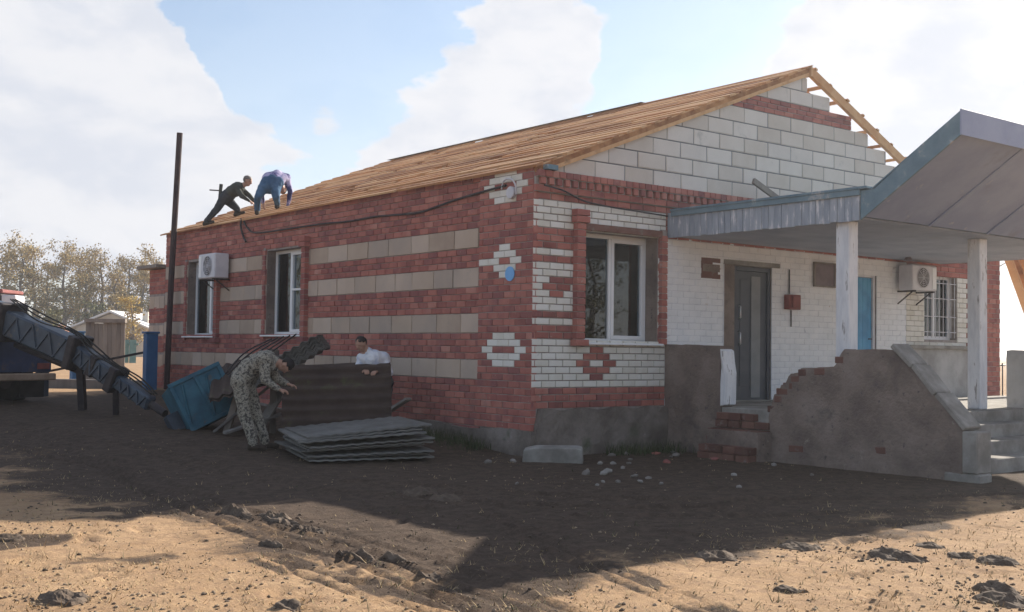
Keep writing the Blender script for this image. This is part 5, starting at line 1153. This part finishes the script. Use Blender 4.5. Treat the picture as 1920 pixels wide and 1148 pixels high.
@functools.lru_cache(None)
def _wobc(i, j): return float(((fbm(np.array([i * .2 * .45]), np.array([j * .2 * .45]), 51) - .5) * 5.0)[0])
_wobf = lambda x, y: _wobc(round(x * 5), round(y * 5))
def dry(x, y):  # thins pale scatter inside the shade-darkened earth zone
    d_ = math.hypot(max(abs(x - 1.2) - 6.2, 0), max(abs(y - 3.55) - 8.75, 0)) + _wobf(x, y) * .55
    return min(max(d_ / 2.2, .05), 1)
def scatter(name, label, cat, mat, n, fn, size, kind='lump'):
    m = MB(); c = 0; tries = 0
    if name == 'soil_crumbs':
        for qx, qy, qz, qs in CRUMBS: m.lump((qx, qy, qz), qs, rng, .75)
    while c < n and tries < n * 6:
        tries += 1; dpt = 5.2 + 17 * rng.random() ** 1.6; ax__ = rng.uniform(-.52, .52); P = CAM + FWD * dpt + RIGHT * (ax__ * dpt); x, y = P.x, P.y
        if x > -.15 and y > -.15: continue
        if x > 2.4 and y > -5.4: continue
        if rng.random() > fn(x, y): continue
        z = gz(x, y); s_ = size * rng.uniform(.4, 1.3) ** 1.5
        if kind == 'lump': m.lump((x, y, z + s_ * .15), s_, rng, .7)
        else:
            for b__ in range(3):
                a_ = rng.uniform(0, 6.28); l = s_ * rng.uniform(.5, 1.2); tp_ = Vector((math.cos(a_) * l * rng.uniform(.3, 1), math.sin(a_) * l * rng.uniform(.3, 1), l * rng.uniform(.3, .9))); pr = Vector((-math.sin(a_), math.cos(a_), 0)) * .004
                p = Vector((x + rng.uniform(-.03, .03), y + rng.uniform(-.03, .03), z - .004)); m.add([p - pr, p + pr, p + tp_], [(0, 1, 2)])
        c += 1
    me_ = bpy.data.meshes.new(name); me_.from_pydata(m.v, [], m.f); me_.materials.append(MATS[mat]); tag(add_obj(name, me_), label, cat, kind='stuff')
@functools.lru_cache(None)
def _densc(i, j): return float(sst(.40, .62, fbm(np.array([i * .12 * .8]), np.array([j * .12 * .8]), 63))[0])
dens = lambda x, y: _densc(round(x / .12), round(y / .12))
scatter('soil_crumbs', 'dark crumbs of earth strewn over the yard', 'soil', 'soil', 1300, lambda x, y: .15 + .85 * dens(x, y), .014)
scatter('dry_clods', 'pale dry clods strewn over the yard', 'soil', 'clod', 2200, lambda x, y: (.3 + .7 * dens(x + 9, y)) * dry(x, y), .013)
scatter('dry_grass', 'short dry straw grass on the sunlit foreground', 'grass', 'straw', 6500, lambda x, y: (.2 + .8 * dens(x + 30, y)) * dry(x, y), .032, 'grass')
scatter('green_weeds', 'scattered low dark weeds in the yard', 'weeds', 'weed_green', 450, lambda x, y: dens(x + 60, y), .055, 'grass')
scatter('straw_stems', 'loose straw stems lying on the yard', 'straw', 'straw', 1800, lambda x, y: (.25 + .75 * dens(x - 40, y)) * dry(x, y), .06, 'grass')
# weeds along the side wall foot
m = MB()
for k in range(1500):
    x, y = (-.12 - abs(rng.gauss(0, .22)), rng.uniform(.8, 3.2)) if k % 3 else (rng.uniform(1.2, 2.6), -.12 - abs(rng.gauss(0, .2)))
    z = gz(x, y); l = rng.uniform(.05, .22); a_ = rng.uniform(0, 6.28); pr = Vector((-math.sin(a_), math.cos(a_), 0)) * .006; p = Vector((x, y, z)); m.add([p - pr, p + pr, p + Vector((math.cos(a_) * l * .5, math.sin(a_) * l * .5, l))], [(0, 1, 2)])
me_ = bpy.data.meshes.new('wall_weeds'); me_.from_pydata(m.v, [], m.f); me_.materials.append(MATS['weed_green']); tag(add_obj('wall_weeds', me_), 'tufts of dark weeds along the foot of the walls', 'weeds', kind='stuff')

# ------------------------------------------------------------------ air
hzm = bpy.data.materials.new('haze'); hzm.use_nodes = True; t = hzm.node_tree; t.nodes.clear()
ho_ = nn(t, 'ShaderNodeOutputMaterial'); pv = nn(t, 'ShaderNodeVolumePrincipled'); pv.inputs['Color'].default_value = (.93, .95, 1, 1); pv.inputs['Density'].default_value = .0010; pv.inputs['Anisotropy'].default_value = .6
t.links.new(pv.outputs[0], ho_.inputs['Volume']); MATS['haze'] = hzm
tag(MB().box(-3100, 3100, -3100, 3100, -1.2, 14).build('haze', 'haze'), 'thin sunlit haze over the yard', 'haze', kind='stuff')
